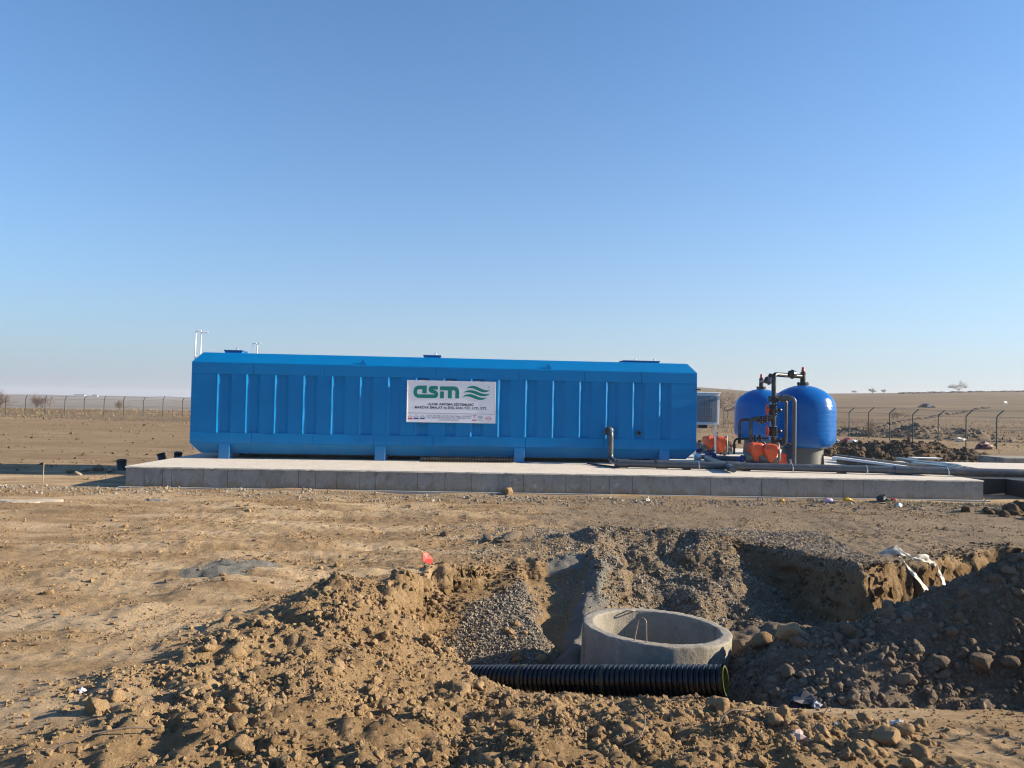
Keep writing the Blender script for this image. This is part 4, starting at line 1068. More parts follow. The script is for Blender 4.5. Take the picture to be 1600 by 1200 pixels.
# ------------------------------------------------------------------ control cabinet
cp = at(1091, 665, 23.4)
cab = empty('control_cabinet', 'light grey control cabinet with dark button panel beside the tank', 'cabinet', (cp[0] - .12, 23.4, ZS), .12)
cw, c0, c1 = .78, 1.03, 1.98
m = MB(); m.box(0, cw, .0, .26, c0, c1, .012); m.build('housing', M['cabinet'], cab)
m = MB(); m.box(.075, cw - .075, -.016, -.001, c0 + .075, c1 - .075, .004); d_ = m.build('door', M['cabinet_door'], cab)
m = MB(); m.box(-.03, cw + .03, -.05, .29, c1 + .002, c1 + .035, .006); m.build('rain_cap', M['white_paint'], cab)
m = MB()
for rr_ in range(12):
    for c in range(6):
        if rr_ in (0, 2, 4) and c % 2: continue
        m.lathe([(.001, -.030), (.014, -.030), (.016, -.0165)], 7, (.17 + c * .075, 0, c1 - .16 - rr_ * .058), axis='y')
m.build('buttons', M['ink'], d_)['kind'] = 'stuff'
for x in (.05, cw - .09):
    m = MB(); m.box(x, x + .05, .1, .15, 0, c0 - .001); m.build('post', M['galv'], cab)
m = MB(); m.box(.16, .42, .02, .2, c0 - .11, c0 - .002); m.build('cable_gland', M['black_pvc'], cab)

# ------------------------------------------------------------------ pipes on the slab
dp = empty('drain_pipe', 'long grey plastic pipe running along the slab front to the right', 'pipe', (2.6, 19.0, ZS), 0)
def dpipe(pts, r, name, mat='grey_pvc', rb=.15):
    m = MB(); m.tube(bend(pts, rb, 5), r, 16); return m.build(name, M[mat], dp, world=True)
PZ = ZS + .115
A = np.array(at(960, 729, 19.3)); A[2] = PZ; Bp = np.array(at(1600, 741, 18.6)); Bp[2] = PZ
C_ = A + (Bp - A) * 1.35
dpipe([tuple(A), tuple(C_)], .092, 'main_run')
n_top = TP + T_u * 10.03 + T_v * .05 + Vector((0, 0, .87))
n_out = n_top - T_v * .34
n_dn = Vector((n_out.x, n_out.y, PZ + .02))
dpipe([tuple(n_top), tuple(n_out), tuple(n_dn), (A[0] + .12, A[1], PZ)], .075, 'riser', rb=.16)
m = MB(); m.lathe([(.075, -.07), (.12, -.065), (.12, -.01), (.09, 0)], 16, tuple(TP + T_u * 10.03 - T_v * .02 + Vector((0, 0, .87))), axis='y'); m.build('collar', M['dark_grey'], dp, world=True)
dirv = (Bp - A) / np.linalg.norm(Bp - A)
for (px, w) in ((1036, .28), (1152, .42), (1407, .42), (975, .26)):
    c = at(px, 735, 18.95); c = A + dirv * ((c - A) @ dirv); m = MB(); m.tube([tuple(c - dirv * w / 2), tuple(c + dirv * w / 2)], .106, 16); m.build('coupling', M['grey_pvc'], dp, world=True)
for px in (1094, 1239, 1352, 1474):
    c = at(px, 735, 18.9); c = A + dirv * ((c - A) @ dirv); m = MB(); m.tube([tuple(c - dirv * .009), tuple(c + dirv * .009)], .096, 16); m.beam(c + np.array([0, -.1, -.1]), c + np.array([0, -.1, .02]), .022, .012); m.build('pipe_clamp', M['galv'], dp, world=True)
for px in (1075, 1168, 1315):
    c = at(px, 735, 18.9); c = A + dirv * ((c - A) @ dirv); m = MB(); m.box(c[0] - .09, c[0] + .09, c[1] - .08, c[1] + .08, ZS, ZS + .035); m.build('support_block', M['black_pvc'], dp, world=True)
# thin pipe running under the tank
o = MB(); pa = at(918, 722, 20.2); pb = at(968, 733, 19.0); pa[2] = pb[2] = ZS + .03
o.tube([tuple(pa), tuple(pb)], .022, 8); o = o.build('thin_pipe', M['black_pvc']); tag(o, 'thin black pipe coming out from under the tank beside the riser', 'pipe')
sp_ = empty('suction_pipe', 'grey branch pipes with blue valves lying in front of the pumps', 'pipework', (6.2, 20.5, ZS))
def sp3(pts, r, name, mat, n=12):
    m = MB(); m.tube(bend(pts, .12, 4), r, n); return m.build(name, M[mat], sp_, world=True)
def oz(px, py, z): return tuple(onz(px, py, ZS + z))
sp3([oz(1104, 716, .09), oz(1146, 733, .1)], .085, 'branch', 'grey_pvc')
sp3([oz(1118, 716, .08), oz(1178, 717, .08)], .07, 'branch', 'grey_pvc')
sp3([oz(1182, 722, .08), oz(1236, 723, .08)], .065, 'branch', 'grey_pvc')
m = MB(); q = oz(1239, 722, .1); m.lathe([(.001, -.1), (.075, -.09), (.09, 0), (.075, .06), (.001, .07)], 16, q, axis='x'); m.build('end_cap', M['galv'], sp_, world=True)
for (px, py) in ((1110, 713), (1175, 719), (1132, 706)):
    m = MB(); q = oz(px, py, .12); m.lathe([(.06, -.16), (.10, -.15), (.10, -.11), (.075, -.1), (.13, 0), (.075, .1), (.10, .11), (.10, .15), (.06, .16)], 16, q, axis='x'); m.tube([q, (q[0], q[1] - .05, q[2] + .17)], .025, 8); m.beam((q[0] - .12, q[1] - .06, q[2] + .17), (q[0] + .12, q[1] - .06, q[2] + .17), .05, .03); m.build('valve', M['pump_blue'], sp_, world=True)
tp = empty('tape_roll', 'grey taped pipe end beside the right end of the tank', 'pipe end', oz(1090, 714, .0))
m = MB(); q = oz(1090, 714, .1); m.lathe([(.001, -.11), (.09, -.10), (.10, 0), (.09, .09), (.05, .1)], 14, q, axis='x'); m.build('taped_end', M['galv'], tp, world=True)
m = MB(); m.lathe([(.05, .10), (.068, .12), (.068, .4), (.03, .42)], 12, q, axis='x'); m.build('pink_sleeve', plain('faded_pink_plastic', (.34, .16, .16), .5), tp, world=True)
mt = MB(); q = oz(1098, 699, .25)
mt.lathe([(.001, -.22), (.12, -.2), (.16, -.1), (.16, .12), (.10, .2), (.001, .22)], 16, q, axis='x'); o = mt.build('blower', M['pump_grey']); tag(o, 'dusty grey blower housing close to the tank end', 'blower')
# black ribbed hose under the tank
def corrugated(m, a, c, r, depth, pitch, n=20):
    a = Vector(a); c = Vector(c); L = (c - a).length; k = int(L / pitch); pts = []; rs = []
    for i in range(k + 1):
        for (f, q) in ((.0, r - depth), (.22, r), (.62, r), (.84, r - depth)):
            t = (i + f) * pitch
            if t <= L: pts.append(a + (c - a) * (t / L)); rs.append(q)
    m.tube(pts, rs, n, caps=False, smooth=False)
a = np.array(at(656, 718, 20.0)); c = np.array(at(802, 718, 20.3)); a[2] = c[2] = ZS + .07
m = MB(); corrugated(m, a, c, .065, .01, .04, 12); m.tube([tuple(a), tuple(c)], .052, 10); o = m.build('black_hose', M['black_pvc']); tag(o, 'black ribbed hose lying under the tank between its legs', 'hose')

# ------------------------------------------------------------------ steel bars, sheets and the second slab at the right
s2 = empty('second_slab', 'second concrete slab beyond the gap at the right frame edge', 'slab', (11.5, 17.7, 0), SY)
m = MB(); m.box(0, 7, 1.6, 6.5, -.5, .43); m.build('base', M['conc_face'], s2)
m = MB(); m.box(-.02, 7, 1.58, 6.5, .432, .452); m.build('top', M['conc_top'], s2)
m = MB(); m.box(-.5, .6, 1.2, 1.575, -.5, .40); m.box(.62, 7, .3, 1.58, -.5, .40); m.build('front_block_and_gap_shade', M['tarp_and_gap_shade'], s2)  # first box is added; its dark colour stands in for the gap's shade
o = MB(); q = at(1568, 733, 27.0); o.box(0, 4, 0, 1.4, 0, .5, .02); o = o.build('concrete_block', M['conc_ring'], loc=(q[0], 27.0, gz(q[0], 27) - .05), rz=.06); tag(o, 'low concrete block with a pale top at the right frame edge', 'block')
bars = [((1303, 716), (1455, 737), .055, 'white_paint'), ((1306, 713), (1475, 734), .06, 'dark_grey'), ((1310, 721), (1425, 736), .05, 'dark_grey')]
labs = ['pale steel profile lying behind the long grey pipe', 'upper dark steel profile lying behind the front vessel', 'short dark profile lying closest to the long grey pipe']
for (pa, pb, w, mt), lb in zip(bars, labs):
    a = onz(*pa, ZS + .1); c = onz(*pb, ZS + .1); m = MB(); m.beam(a, c, .12, .12); o = m.build('steel_profile', M[mt]); tag(o, lb, 'steel profile', 'steel profiles by the vessels')
for k in range(7):
    a = onz(1402 + 5 * k, 716 + 1.5 * k, ZS + .12 + .03 * (k % 3)); c = onz(1495 + 4 * k, 727 + 1.6 * k, ZS + .10 + .03 * (k % 2)); m = MB(); m.beam(a, c, .11, .07); o = m.build('steel_bar', M['bar_blue']); tag(o, 'blue grey steel bar in the loose stack near the slab gap', 'steel bar', 'blue grey bars stacked at the slab end')
a = onz(1430, 716, ZS + .2); m = MB(); m.box(-.05, .75, -.1, .3, 0, .02); o = m.build('white_sheet', M['sheet_white'], loc=tuple(a), rz=.05); tag(o, 'small white sheet on top of the blue grey bars', 'sheet')
rod_labels = ['thin rusty rod lying highest across the second slab', 'thin rusty rod lying nearest the grey pipe on the second slab', 'short bent rusty rod at the edge of the second slab']
for k, (pa, pb) in enumerate((((1500, 728), (1560, 741)), ((1512, 738), (1546, 733)), ((1560, 736), (1575, 739)))):
    a = onz(*pa, .48); c = onz(*pb, .48); m = MB(); m.tube([a, (np.array(a) + c) / 2 + np.array([0, .05, .03]), c], .016, 6); o = m.build('rusty_rod', M['rusty']); tag(o, rod_labels[k], 'rod')

# ------------------------------------------------------------------ manhole ring and black pipe
RC = np.array([1.435, 7.62, -.615])
ring = empty('manhole_ring', 'round grey concrete manhole ring standing in the pit', 'manhole ring', RC)
ring.matrix_basis = Matrix.Translation(RC) @ Matrix.Rotation(R(-1.2), 4, 'X') @ Matrix.Rotation(R(2.6), 4, 'Y')
RO, RI, RH = .715, .605, .455
m = MB(); n = 160; vs = []; prof = [(RO, -.35), (RO, .0), (RO, .2), (RO, RH - .03), (RO, RH - .007), (RO - .007, RH), (RO - .03, RH), (RI + .03, RH), (RI + .006, RH), (RI, RH - .007), (RI, RH - .03), (RI, .1), (RI, -.5)]
for i, (r_, z_) in enumerate(prof):
    for k in range(n):
        a = 2 * math.pi * k / n; j = .004 * float(perlin(np.array([a * 5.0]), np.array([z_ * 6 + i]), 90)[0]) + (.006 * float(perlin(np.array([a * 16.0]), np.array([i * 1.7]), 91)[0]) if 3 <= i <= 10 else 0)
        vs.append(((r_ + j) * math.cos(a), (r_ + j) * math.sin(a), z_ + (j * .8 if 3 <= i <= 10 else 0)))
m.add(vs, [(i * n + k, i * n + (k + 1) % n, (i + 1) * n + (k + 1) % n, (i + 1) * n + k) for i in range(len(prof) - 1) for k in range(n)], True)
m.build('ring_wall', M['conc_ring'], ring)
def hook(a, lean, name):
    c = Vector(((RO + RI) / 2 * math.cos(a), (RO + RI) / 2 * math.sin(a), RH - .02)); t = Vector((-math.sin(a), math.cos(a), 0)); up = Vector((0, 0, .30)) + lean
    m = MB(); P_ = [c - t * .058] + [c + t * (.038 * math.sin(s)) * -1 + up * (.80 + .20 * math.cos(s)) for s in np.linspace(1.5, -1.5, 11)] + [c + t * .058]
    m.tube(P_, .006, 8); m.build(name, M['rusty'], ring)
hook(R(247), Vector((.01, .01, -.07)), 'lifting_hoop')
hook(R(104), Vector((.0, -.13, -.27)), 'lifting_hoop')

pipe_a = np.array([1.73, 6.20, -.185]); pipe_b = np.array([-.62, 7.30, -.60])
bp = empty('corrugated_pipe', 'black corrugated pipe lying before the concrete ring with open end', 'pipe', pipe_a)
m = MB(); corrugated(m, pipe_b, pipe_a, .127, .016, .044, 32); m.build('ribbed_wall', M['black_pipe'], bp, world=True)
d_ = (pipe_a - pipe_b) / np.linalg.norm(pipe_a - pipe_b)
gm = plain('green_lining', (.065, .075, .014), .5, var=.3)
m = MB(); m.tube([pipe_a - d_ * 1.6, pipe_a + d_ * .012], .103, 32, caps=False); m.build('lining', gm, bp, world=True)
m = MB(); L = MB()
U = Vector(d_).cross(Vector((0, 0, 1))).normalized(); W_ = U.cross(Vector(d_))
vs = []
for rr_ in (.103, .118):
    for k in range(32): a = 2 * math.pi * k / 32; vs.append(Vector(pipe_a + d_ * .012) + (U * math.cos(a) + W_ * math.sin(a)) * rr_)
m.add(vs, [(k, (k + 1) % 32, 32 + (k + 1) % 32, 32 + k) for k in range(32)]); m.build('cut_edge', gm, bp, world=True)
for t in (.33, .62):
    c = Vector(pipe_b + (pipe_a - pipe_b) * t); m = MB(); m.tube([c - Vector(d_) * .012, c + Vector(d_) * .012], .1285, 32); m.build('joint_band', plain('olive_band', (.03, .032, .015), .6), bp, world=True)

# ------------------------------------------------------------------ white torn geotextile strips
def strip(name, pxs, Ys, widths, label):
    pts = [Vector(at(px, py, Y)) for (px, py), Y in zip(pxs, Ys)]
    n = 14; P_ = []; W2 = []
    for i in range(len(pts) - 1):
        for k in range(n): t = k / n; P_.append(pts[i].lerp(pts[i + 1], t)); W2.append(widths[i] * (1 - t) + widths[i + 1] * t)
    P_.append(pts[-1]); W2.append(widths[-1]); m = MB(); vs = []
    for i, p in enumerate(P_):
        t = (P_[min(i + 1, len(P_) - 1)] - P_[max(i - 1, 0)]).normalized(); s = t.cross(Vector((-.72, .62, -.25))).normalized()
        for j in range(5):
            f = j / 4 - .5; vs.append(p + s * (f * W2[i]) + Vector((0, -1, .4)) * (.018 * math.sin(j * 2.4 + i * .35)) + Vector((0, -.02, .01)))
    fs = [(i * 5 + j, i * 5 + j + 1, i * 5 + j + 6, i * 5 + j + 5) for i in range(len(P_) - 1) for j in range(4)]
    base = len(vs); m.add(vs + [v + Vector((0, .004, -.002)) for v in vs], fs + [tuple(base + q for q in f[::-1]) for f in fs], True)
    o = m.build(name, M['fabric']); return tag(o, label, 'fabric strip')
strip('fabric_strip', [(1372, 866), (1400, 860), (1425, 872), (1448, 873), (1462, 884)], [10.1, 10.1, 10.05, 10.1, 10.15], [.03, .13, .05, .12, .06], 'white torn fabric draped along the top of the sunlit cut')
strip('fabric_strip', [(1404, 870), (1425, 895), (1445, 920), (1458, 940)], [9.95, 9.8, 9.7, 9.6], [.04, .12, .17, .20], 'long white fabric strip hanging down the sunlit cut')
strip('fabric_strip', [(1462, 884), (1470, 900), (1476, 922)], [10.1, 10.0, 9.9], [.05, .13, .22], 'short white fabric strip hanging beside the dark heap')

# ------------------------------------------------------------------ small things on the ground
def litter(name, px, py, size, color, label, cat='litter', crumple=1.0):
    p = ground_px(px, py); r2 = np.random.default_rng(int(px * 7 + py)); v, f = ico(1)
    v = v * (1 + .3 * crumple * r2.normal(size=len(v)))[:, None] * np.array([1, .7, .5])
    m = MB(); m.add((v * size).tolist(), f.tolist()); o = m.build(name, plain(name + '_plastic', color, .5, var=.2), loc=(p[0], p[1], p[2] + size * .3), rz=r2.random() * 6)
    return tag(o, label, cat)
litter('yellow_wrapper', 1325, 783, .09, (.75, .42, .03), 'yellow crumpled wrapper on the ground before the right half of the slab')
litter('pink_bag', 1295, 785, .11, (.62, .42, .5), 'pink plastic bag on the ground left of the yellow wrapper')
litter('orange_peel', 1222, 784, .07, (.7, .38, .06), 'small amber scrap near the slab foot left of the pink bag')
litter('gold_wrapper', 1040, 769, .075, (.8, .5, .03), 'bright yellow scrap at the slab foot below the tank end')
litter('black_bag', 1380, 783, .16, (.02, .02, .022), 'black crumpled bag on the ground near the slab right end')
litter('white_cup', 1405, 791, .07, (.75, .75, .75), 'white crushed cup right of the black bag')
litter('red_wrapper', 1395, 782, .06, (.4, .03, .04), 'dark red scrap beside the black bag')
litter('white_scrap', 1011, 782, .06, (.7, .62, .5), 'pale stone like scrap in front of the slab middle')
litter('paper_scrap', 128, 1081, .028, (.75, .72, .68), 'small white paper scrap on the bare plain at the left')
litter('red_bag', 1320, 691, .30, (.5, .05, .06), 'red plastic bag on the soil right of the front vessel')
litter('pale_bag', 1333, 692, .26, (.62, .75, .72), 'pale green bag beside the red one behind the vessel')
litter('white_bag', 1309, 691, .22, (.75, .72, .68), 'white bag left of the red one behind the vessel')
litter('blue_bag', 1311, 712, .16, (.5, .68, .8), 'light blue bag on the soil close to the vessel skirt')
litter('cream_bag', 1500, 690, .35, (.7, .6, .5), 'cream coloured bag at the right end of the low soil heap')
litter('maroon_sack', 1540, 702, .45, (.13, .045, .04), 'dark maroon sack on the plain near the last fence posts')
litter('silver_bag', 1275, 1106, .055, (.35, .38, .42), 'silvery torn bag half buried at the toe of the dark heap')
litter('dark_plastic', 1255, 1100, .10, (.03, .035, .05), 'dark plastic film at the toe of the dark heap')
litter('white_chip', 1308, 1134, .022, (.7, .72, .75), 'thin white chip among the boulders by the heap toe')
litter('crumpled_foil', 1405, 1137, .05, (.5, .48, .46), 'crumpled grey foil caught on the split boulder')
litter('pink_sheet', 1250, 1156, .06, (.5, .36, .3), 'faded pinkish plastic sheet at the lower edge of the bank')
p = ground_px(668, 886); m = MB()
m.add([(-.07, 0, .0), (.03, -.02, .02), (.06, .0, .10), (-.02, .03, .15), (-.08, .03, .11), (-.01, .02, .07)], [(0, 1, 5), (1, 2, 5), (2, 3, 5), (3, 4, 5), (4, 0, 5)])
m.add([(-.07, .008, .0), (.03, -.012, .02), (.06, .008, .10), (-.02, .038, .15), (-.08, .038, .11), (-.01, .028, .07)], [(5, 1, 0), (5, 2, 1), (5, 3, 2), (5, 4, 3), (5, 0, 4)])
o = m.build('red_scrap', M['red_scrap'], loc=tuple(p + np.array([0, 0, .03]))); o.rotation_euler = (R(-25), R(35), R(40)); o.scale = (1.05, 1.05, 1.05); tag(o, 'bright red plastic scrap on the brink of the pit', 'scrap')
def twig(px, py, pts, r, label, mat='twig', name='twig'):
    p = ground_px(px, py); m = MB(); P_ = [Vector(p) + Vector(q) for q in pts]; m.tube(bend(P_, .05, 3), [r] * 1 + [r * .7] * (len(bend(P_, .05, 3)) - 1), 6)
    o = m.build(name, M[mat]); o.location = (0, 0, 0); return tag(o, label, 'twig')
twig(1128, 1138, [(-.02, 0, -.02), (-.01, 0, .06), (.06, .02, .10), (.16, .02, .09)], .007, 'pale bent root sticking out below the pipe end')
twig(990, 1165, [(-.05, 0, .0), (.02, 0, .03), (.06, .02, .08), (.06, .03, .14)], .005, 'thin curved twig on the lower bank', )
twig(520, 1018, [(-.1, 0, .04), (0, .02, .055), (.12, 0, .04), (.18, -.02, .01)], .005, 'straight straw lying across the left bank')
twig(130, 1165, [(-.12, -.1, .02), (0, .02, .04), (.16, .1, .05), (.3, .16, .02)], .006, 'long dark root lying at the left edge of the bank', 'bark')
twig(1540, 792, [(-.1, 0, .05), (.1, 0, .26), (.4, 0, .28)], .012, 'bent dry stalk over the dark clods near the slab end')
twig(1285, 1125, [(0, 0, -.01), (.01, 0, .05), (.05, 0, .09), (.06, .01, .05)], .004, 'small curled wire among the boulders near the heap toe')
st = onz(66, 770, .0); m = MB(); m.tube([(0, 0, -.1), (.012, 0, .62)], .008, 6); o = m.build('marker_stake', M['twig'], loc=(st[0], st[1], gz(st[0], st[1]))); tag(o, 'thin pale stake standing alone on the plain at the left', 'stake')
stub_labels = ['black pipe stub against the left end of the slab', 'black pipe stub standing tilted behind the slab corner', 'black pipe stub nearest the tank behind the slab']
for k, (px, py, z, r_, h_) in enumerate(((190, 736, 0, .125, .26), (254, 716, 0, .105, .20), (278, 713, 0, .11, .14))):
    q = onz(px, py, z) if k == 0 else onz(px, py, .35); s_ = empty('pipe_stub', stub_labels[k], 'pipe stub', (q[0], q[1], gz(q[0], q[1]) + (0 if k == 0 else .3)), 0, 'black pipe stubs by the slab corner'); s_.rotation_euler = (.1, (.0, -.22, .08)[k], 0)
    m = MB(); m.lathe([(r_, -.3), (r_, h_), (r_ * .85, h_), (r_ * .85, .02), (.001, .02)], 20); m.build('tube_wall', M['black_pvc'], s_); m = MB(); m.lathe([(r_ * 1.005, h_ - .05), (r_ * 1.04, h_ - .05), (r_ * 1.04, h_ + .002), (r_ * .86, h_ + .002)], 20, smooth=False); m.build('collar', M['black_pvc'], s_)
lump_labels = ['grey concrete lump furthest left in the shade left of the slab', 'flat grey concrete lump in the middle of the rubble left of the slab', 'largest grey concrete lump in the shade left of the slab', 'small pale concrete lump in front of the rubble left of the slab', 'concrete lump of the rubble nearest the black pipe stub']
for k, (px, py, s_) in enumerate(((112, 735, .15), (131, 734, .14), (152, 733, .19), (122, 739, .10), (172, 736, .11))):
    q = onz(px, py, 0.05); o = rock('concrete_lump', M['pebble'], (q[0], q[1], gz(q[0], q[1]) + s_ * .25), s_, lump_labels[k], 'rubble', 'concrete lumps left of the slab'); o.scale = (s_ * 1.3, s_, s_ * .75)
for k, (px, py, w_) in enumerate(((40, 783, .62), (245, 783, .22))):
    p = ground_px(px, py); n = 36; m = MB(); vs = []
    for ring_k, (f, dz) in enumerate(((.0, .018), (.35, .022), (.7, .016), (.93, .012), (1.0, -.02))):
        for j in range(n):
            a = 2 * math.pi * j / n; rr_ = f * (1 + .25 * math.sin(3 * a + k) + .12 * math.sin(7 * a + 2) + .07 * math.sin(13 * a))
            x_, y_ = w_ * rr_ * math.cos(a), .42 * w_ * rr_ * math.sin(a); vs.append((x_, y_, gz(p[0] + x_, p[1] + y_) - p[2] + dz))
    m.add(vs, [(l * n + j, l * n + (j + 1) % n, (l + 1) * n + (j + 1) % n, (l + 1) * n + j) for l in range(4) for j in range(n)], True)
    o = m.build('dried_mortar', plain('pale_dry_mud', (.44, .37, .28), .9, var=.2, bump=.4) if k == 0 else M['cement'], loc=tuple(p)); tag(o, ['pale dried mortar puddle on the plain at the left frame edge', 'grey dried mortar puddle before the left end of the slab'][k], 'mortar')

# ------------------------------------------------------------------ fences
def fence(name, label, a, d, n0, n1, lean, hgt):
    r = empty(name, label, 'fence', (a[0], a[1], gz(a[0], a[1])))
    a = np.array(a); d = np.array(d); nrm = np.array([-d[1], d[0]]) / np.linalg.norm(d)
    tops = []
    for k in range(n0, n1):
        p = a + d * k; z = gz(*p) - .2; rr2 = random.uniform(-.03, .03)
        P_ = [(p[0], p[1], z), (p[0] + rr2, p[1], z + .2 + hgt), (p[0] + rr2 + lean[0], p[1] + lean[1], z + .2 + hgt + .33)]
        m = MB(); m.tube(bend(P_, .1, 2), .034, 6); m.build('post', M['fence_green'], r, world=True); tops.append(P_)
    for (f, q) in ((1, -.05), (1, -.75), (1, -1.4), (2, -.02), (2, -.2)):
        m = MB(); m.tube([np.array(t[f]) + np.array([0, 0, q]) if f == 1 else np.array(t[1]) + (np.array(t[2]) - np.array(t[1])) * (1 + q) for t in tops], .008, 4, smooth=False); m.build('wire', M['wire'], r, world=True)
    return r
fence('wire_fence', 'wire fence with angled dark posts before the hill at the right', (24.4, 56.0), (.40, -2.2), -16, 8, (.40, .05), 1.80)
fence('wire_fence', 'wire fence with bent dark posts along the far plain at the left', (-53.0, 84.5), (2.14, 0.0), -2, 14, (.2, -.05), 1.75)

# ------------------------------------------------------------------ soil heaps on the plain at the right
def soil_heap(name, x, y, L, W, H, seed, mat, label, nclod=700, peaks=None):
    xs = np.linspace(-L / 2, L / 2, 90); ys = np.linspace(-W / 2, W / 2, 36); X, Y = np.meshgrid(xs, ys)
    u = X / (L / 2); v = Y / (W / 2)
    env = np.clip(1 - u ** 2, 0, 1) ** .6 * np.clip(1 - v ** 2, 0, 1) ** .8
    def hh(X, Y):
        u = X / (L / 2); v = Y / (W / 2); env = np.clip(1 - u ** 2, 0, 1) ** .6 * np.clip(1 - v ** 2, 0, 1) ** .8
        return H * env * (.78 + .34 * perlin(X / (L * .2), Y / (W * .5), seed) + .16 * perlin(X / (L * .06), Y / (W * .2), seed + 1)) + .08 * perlin(X / .4, Y / .4, seed + 2) * env - .12
    Z = hh(X, Y); G = height(X + x, Y + y)[0]; g0_ = gz(x, y)
    V = np.stack([X, Y, Z + G - g0_], -1).reshape(-1, 3); nx = 90; idx = np.arange(90 * 36).reshape(36, 90)
    F_ = np.stack([idx[:-1, :-1], idx[:-1, 1:], idx[1:, 1:], idx[1:, :-1]], -1).reshape(-1, 4)
    me = bpy.data.meshes.new(name); me.from_pydata(V.tolist(), [], F_.tolist()); me.polygons.foreach_set('use_smooth', np.ones(len(F_), bool)); me.materials.append(mat)
    o = bpy.data.objects.new(name, me); col.objects.link(o); o.location = (x, y, g0_); tag(o, label, 'soil heap', 'soil heaps on the plain')
    r = np.random.default_rng(seed); px_ = r.uniform(-L * .52, L * .52, nclod); py_ = r.uniform(-W * .52, W * .5, nclod); s = .05 * (1 - r.random(nclod) * .93) ** (-1 / 1.9)
    P_ = np.stack([px_, py_, hh(px_, py_) + height(px_ + x, py_ + y)[0] - g0_ + s * .2], -1); P_[:, 2] = np.maximum(P_[:, 2], height(px_ + x, py_ + y)[0] - g0_)
    stuff_mesh('lumps', None, mat, P_, s, SH0, seed, parent=o)
    return o
soil_heap('soil_heap', 17.4, 34.0, 6.6, 4.5, .98, 101, M['brown_clod'], 'long brown soil heap in front of the right fence', 900)
soil_heap('soil_heap', 13.9, 30.8, 2.4, 2.2, .75, 104, M['brown_clod'], 'small rounded soil heap left of the long brown heap', 300)
soil_heap('soil_heap', 15.2, 36.6, 4.0, 2.5, .7, 107, M['brown_clod'], 'low soil heap with bags just behind the front vessel', 300)
soil_heap('soil_heap', 31.5, 58.5, 11.0, 5.0, 1.25, 110, M['dark_clod'], 'dark soil heap beyond the fence at the right', 900)
soil_heap('soil_heap', 27.0, 62.0, 9.0, 5.0, .8, 113, M['dark_clod'], 'lower dark soil heap beyond the fence behind its middle posts', 500)
soil_heap('soil_heap', 12.6, 33.6, 3.4, 2.4, .8, 116, M['brown_clod'], 'soil heap between the cabinet and the front vessel', 400)
soil_heap('soil_heap', 7.6, 31.6, 4.0, 2.4, .9, 119, M['brown_clod'], 'soil heap behind the pumps left of the rear vessel', 500)

# ------------------------------------------------------------------ bare trees, bushes
def tree(name, px, base_py, Y, crown_w, h, label, seed, bush=False, group=None, th=1.0, mat='bark', tw='twigs_far'):
    p = at(px, base_py, Y); z = gz(p[0], p[1]); r = empty(name, label, 'bush' if bush else 'tree', (p[0], p[1], z), 0, group)
    rd = random.Random(seed); mt = MB(); mc = MB()
    def grow(a, d, L, rad, depth, m):
        b_ = a + d * L; m.tube([a, a + d * L * .5 + Vector((rd.uniform(-1, 1), rd.uniform(-1, 1), 0)) * L * .06, b_], [rad, rad * .85, rad * .62], 5 if depth > 3 else 3, caps=False)
        if depth == 0: return
        for k in range(rd.choice((3, 3, 4)) if depth > 1 else 3):
            v = Vector((rd.gauss(0, 1), rd.gauss(0, 1), rd.gauss(.15, .55))).normalized()
            nd = (d * .75 + v * .9).normalized(); nd.z = max(nd.z, -.1)
            grow(a + (b_ - a) * rd.uniform(.45, 1), nd, L * rd.uniform(.6, .82), rad * .6, depth - 1, mc)
    if not bush:
        T = h * .26; mt.tube([(0, 0, -.3), (.03 * h, 0, T * .6), (0, 0, T)], [.035 * h * th, .026 * h * th, .022 * h * th], 7, caps=False)
        for k in range(5):
            a = 2 * math.pi * k / 5 + rd.uniform(-.4, .4); el = rd.uniform(.25, .8)
            grow(Vector((0, 0, T * rd.uniform(.8, 1))), Vector((math.cos(a) * math.cos(el), math.sin(a) * math.cos(el), math.sin(el))), h * .28, .012 * h * th, 5, mc)
    else:
        for k in range(9):
            a = rd.uniform(0, 6.28); el = rd.uniform(.5, 1.45); grow(Vector((rd.uniform(-.18, .18) * crown_w, rd.uniform(-.1, .1) * crown_w, -.1)), Vector((math.cos(a) * math.cos(el), math.sin(a) * math.cos(el), math.sin(el))), h * .32, .011 * h * th, 4, mc)
        mt.tube([(0, 0, -.3), (.02, 0, h * .2)], [.03 * h * th, .018 * h * th], 6, caps=False)
    V = np.array(mc.v); mx = np.percentile(np.abs(V[:, 0]), 98); mz = np.percentile(V[:, 2], 99)
    z0 = h * .26 if not bush else 0
    V[:, 0] *= crown_w / 2 / mx; V[:, 1] *= crown_w / 2 / mx
    V[:, 2] = np.where(V[:, 2] > z0, z0 + (V[:, 2] - z0) * (h - z0) / (mz - z0), V[:, 2]); mc.v = [tuple(q) for q in V]
    mt.build('trunk', M[mat], r); mc.build('crown', M[tw], r)
    return r
tree('bare_tree', 1498, 609, 610, 15, 8.6, 'bare spreading tree standing on the hill skyline at the right', 3, th=1.3)
tree('bare_tree', 1363, 611, 600, 5.4, 4.2, 'small bare tree on the skyline, larger of two right of the vessel', 4, group='small skyline trees', th=2.0)
tree('bare_tree', 1381, 611, 600, 3.4, 3.4, 'small bare tree on the skyline, smaller of two right of the vessel', 5, group='small skyline trees', th=2.0)
tree('bare_tree', 1335, 611, 620, 4.6, 2.4, 'faint low bare tree on the skyline beside the front vessel', 6, group='small skyline trees', th=1.4)
tree('bare_tree', 1137, 632, 118, 5.4, 4.2, 'bare branching tree between the cabinet and the rear vessel', 7, th=.8)
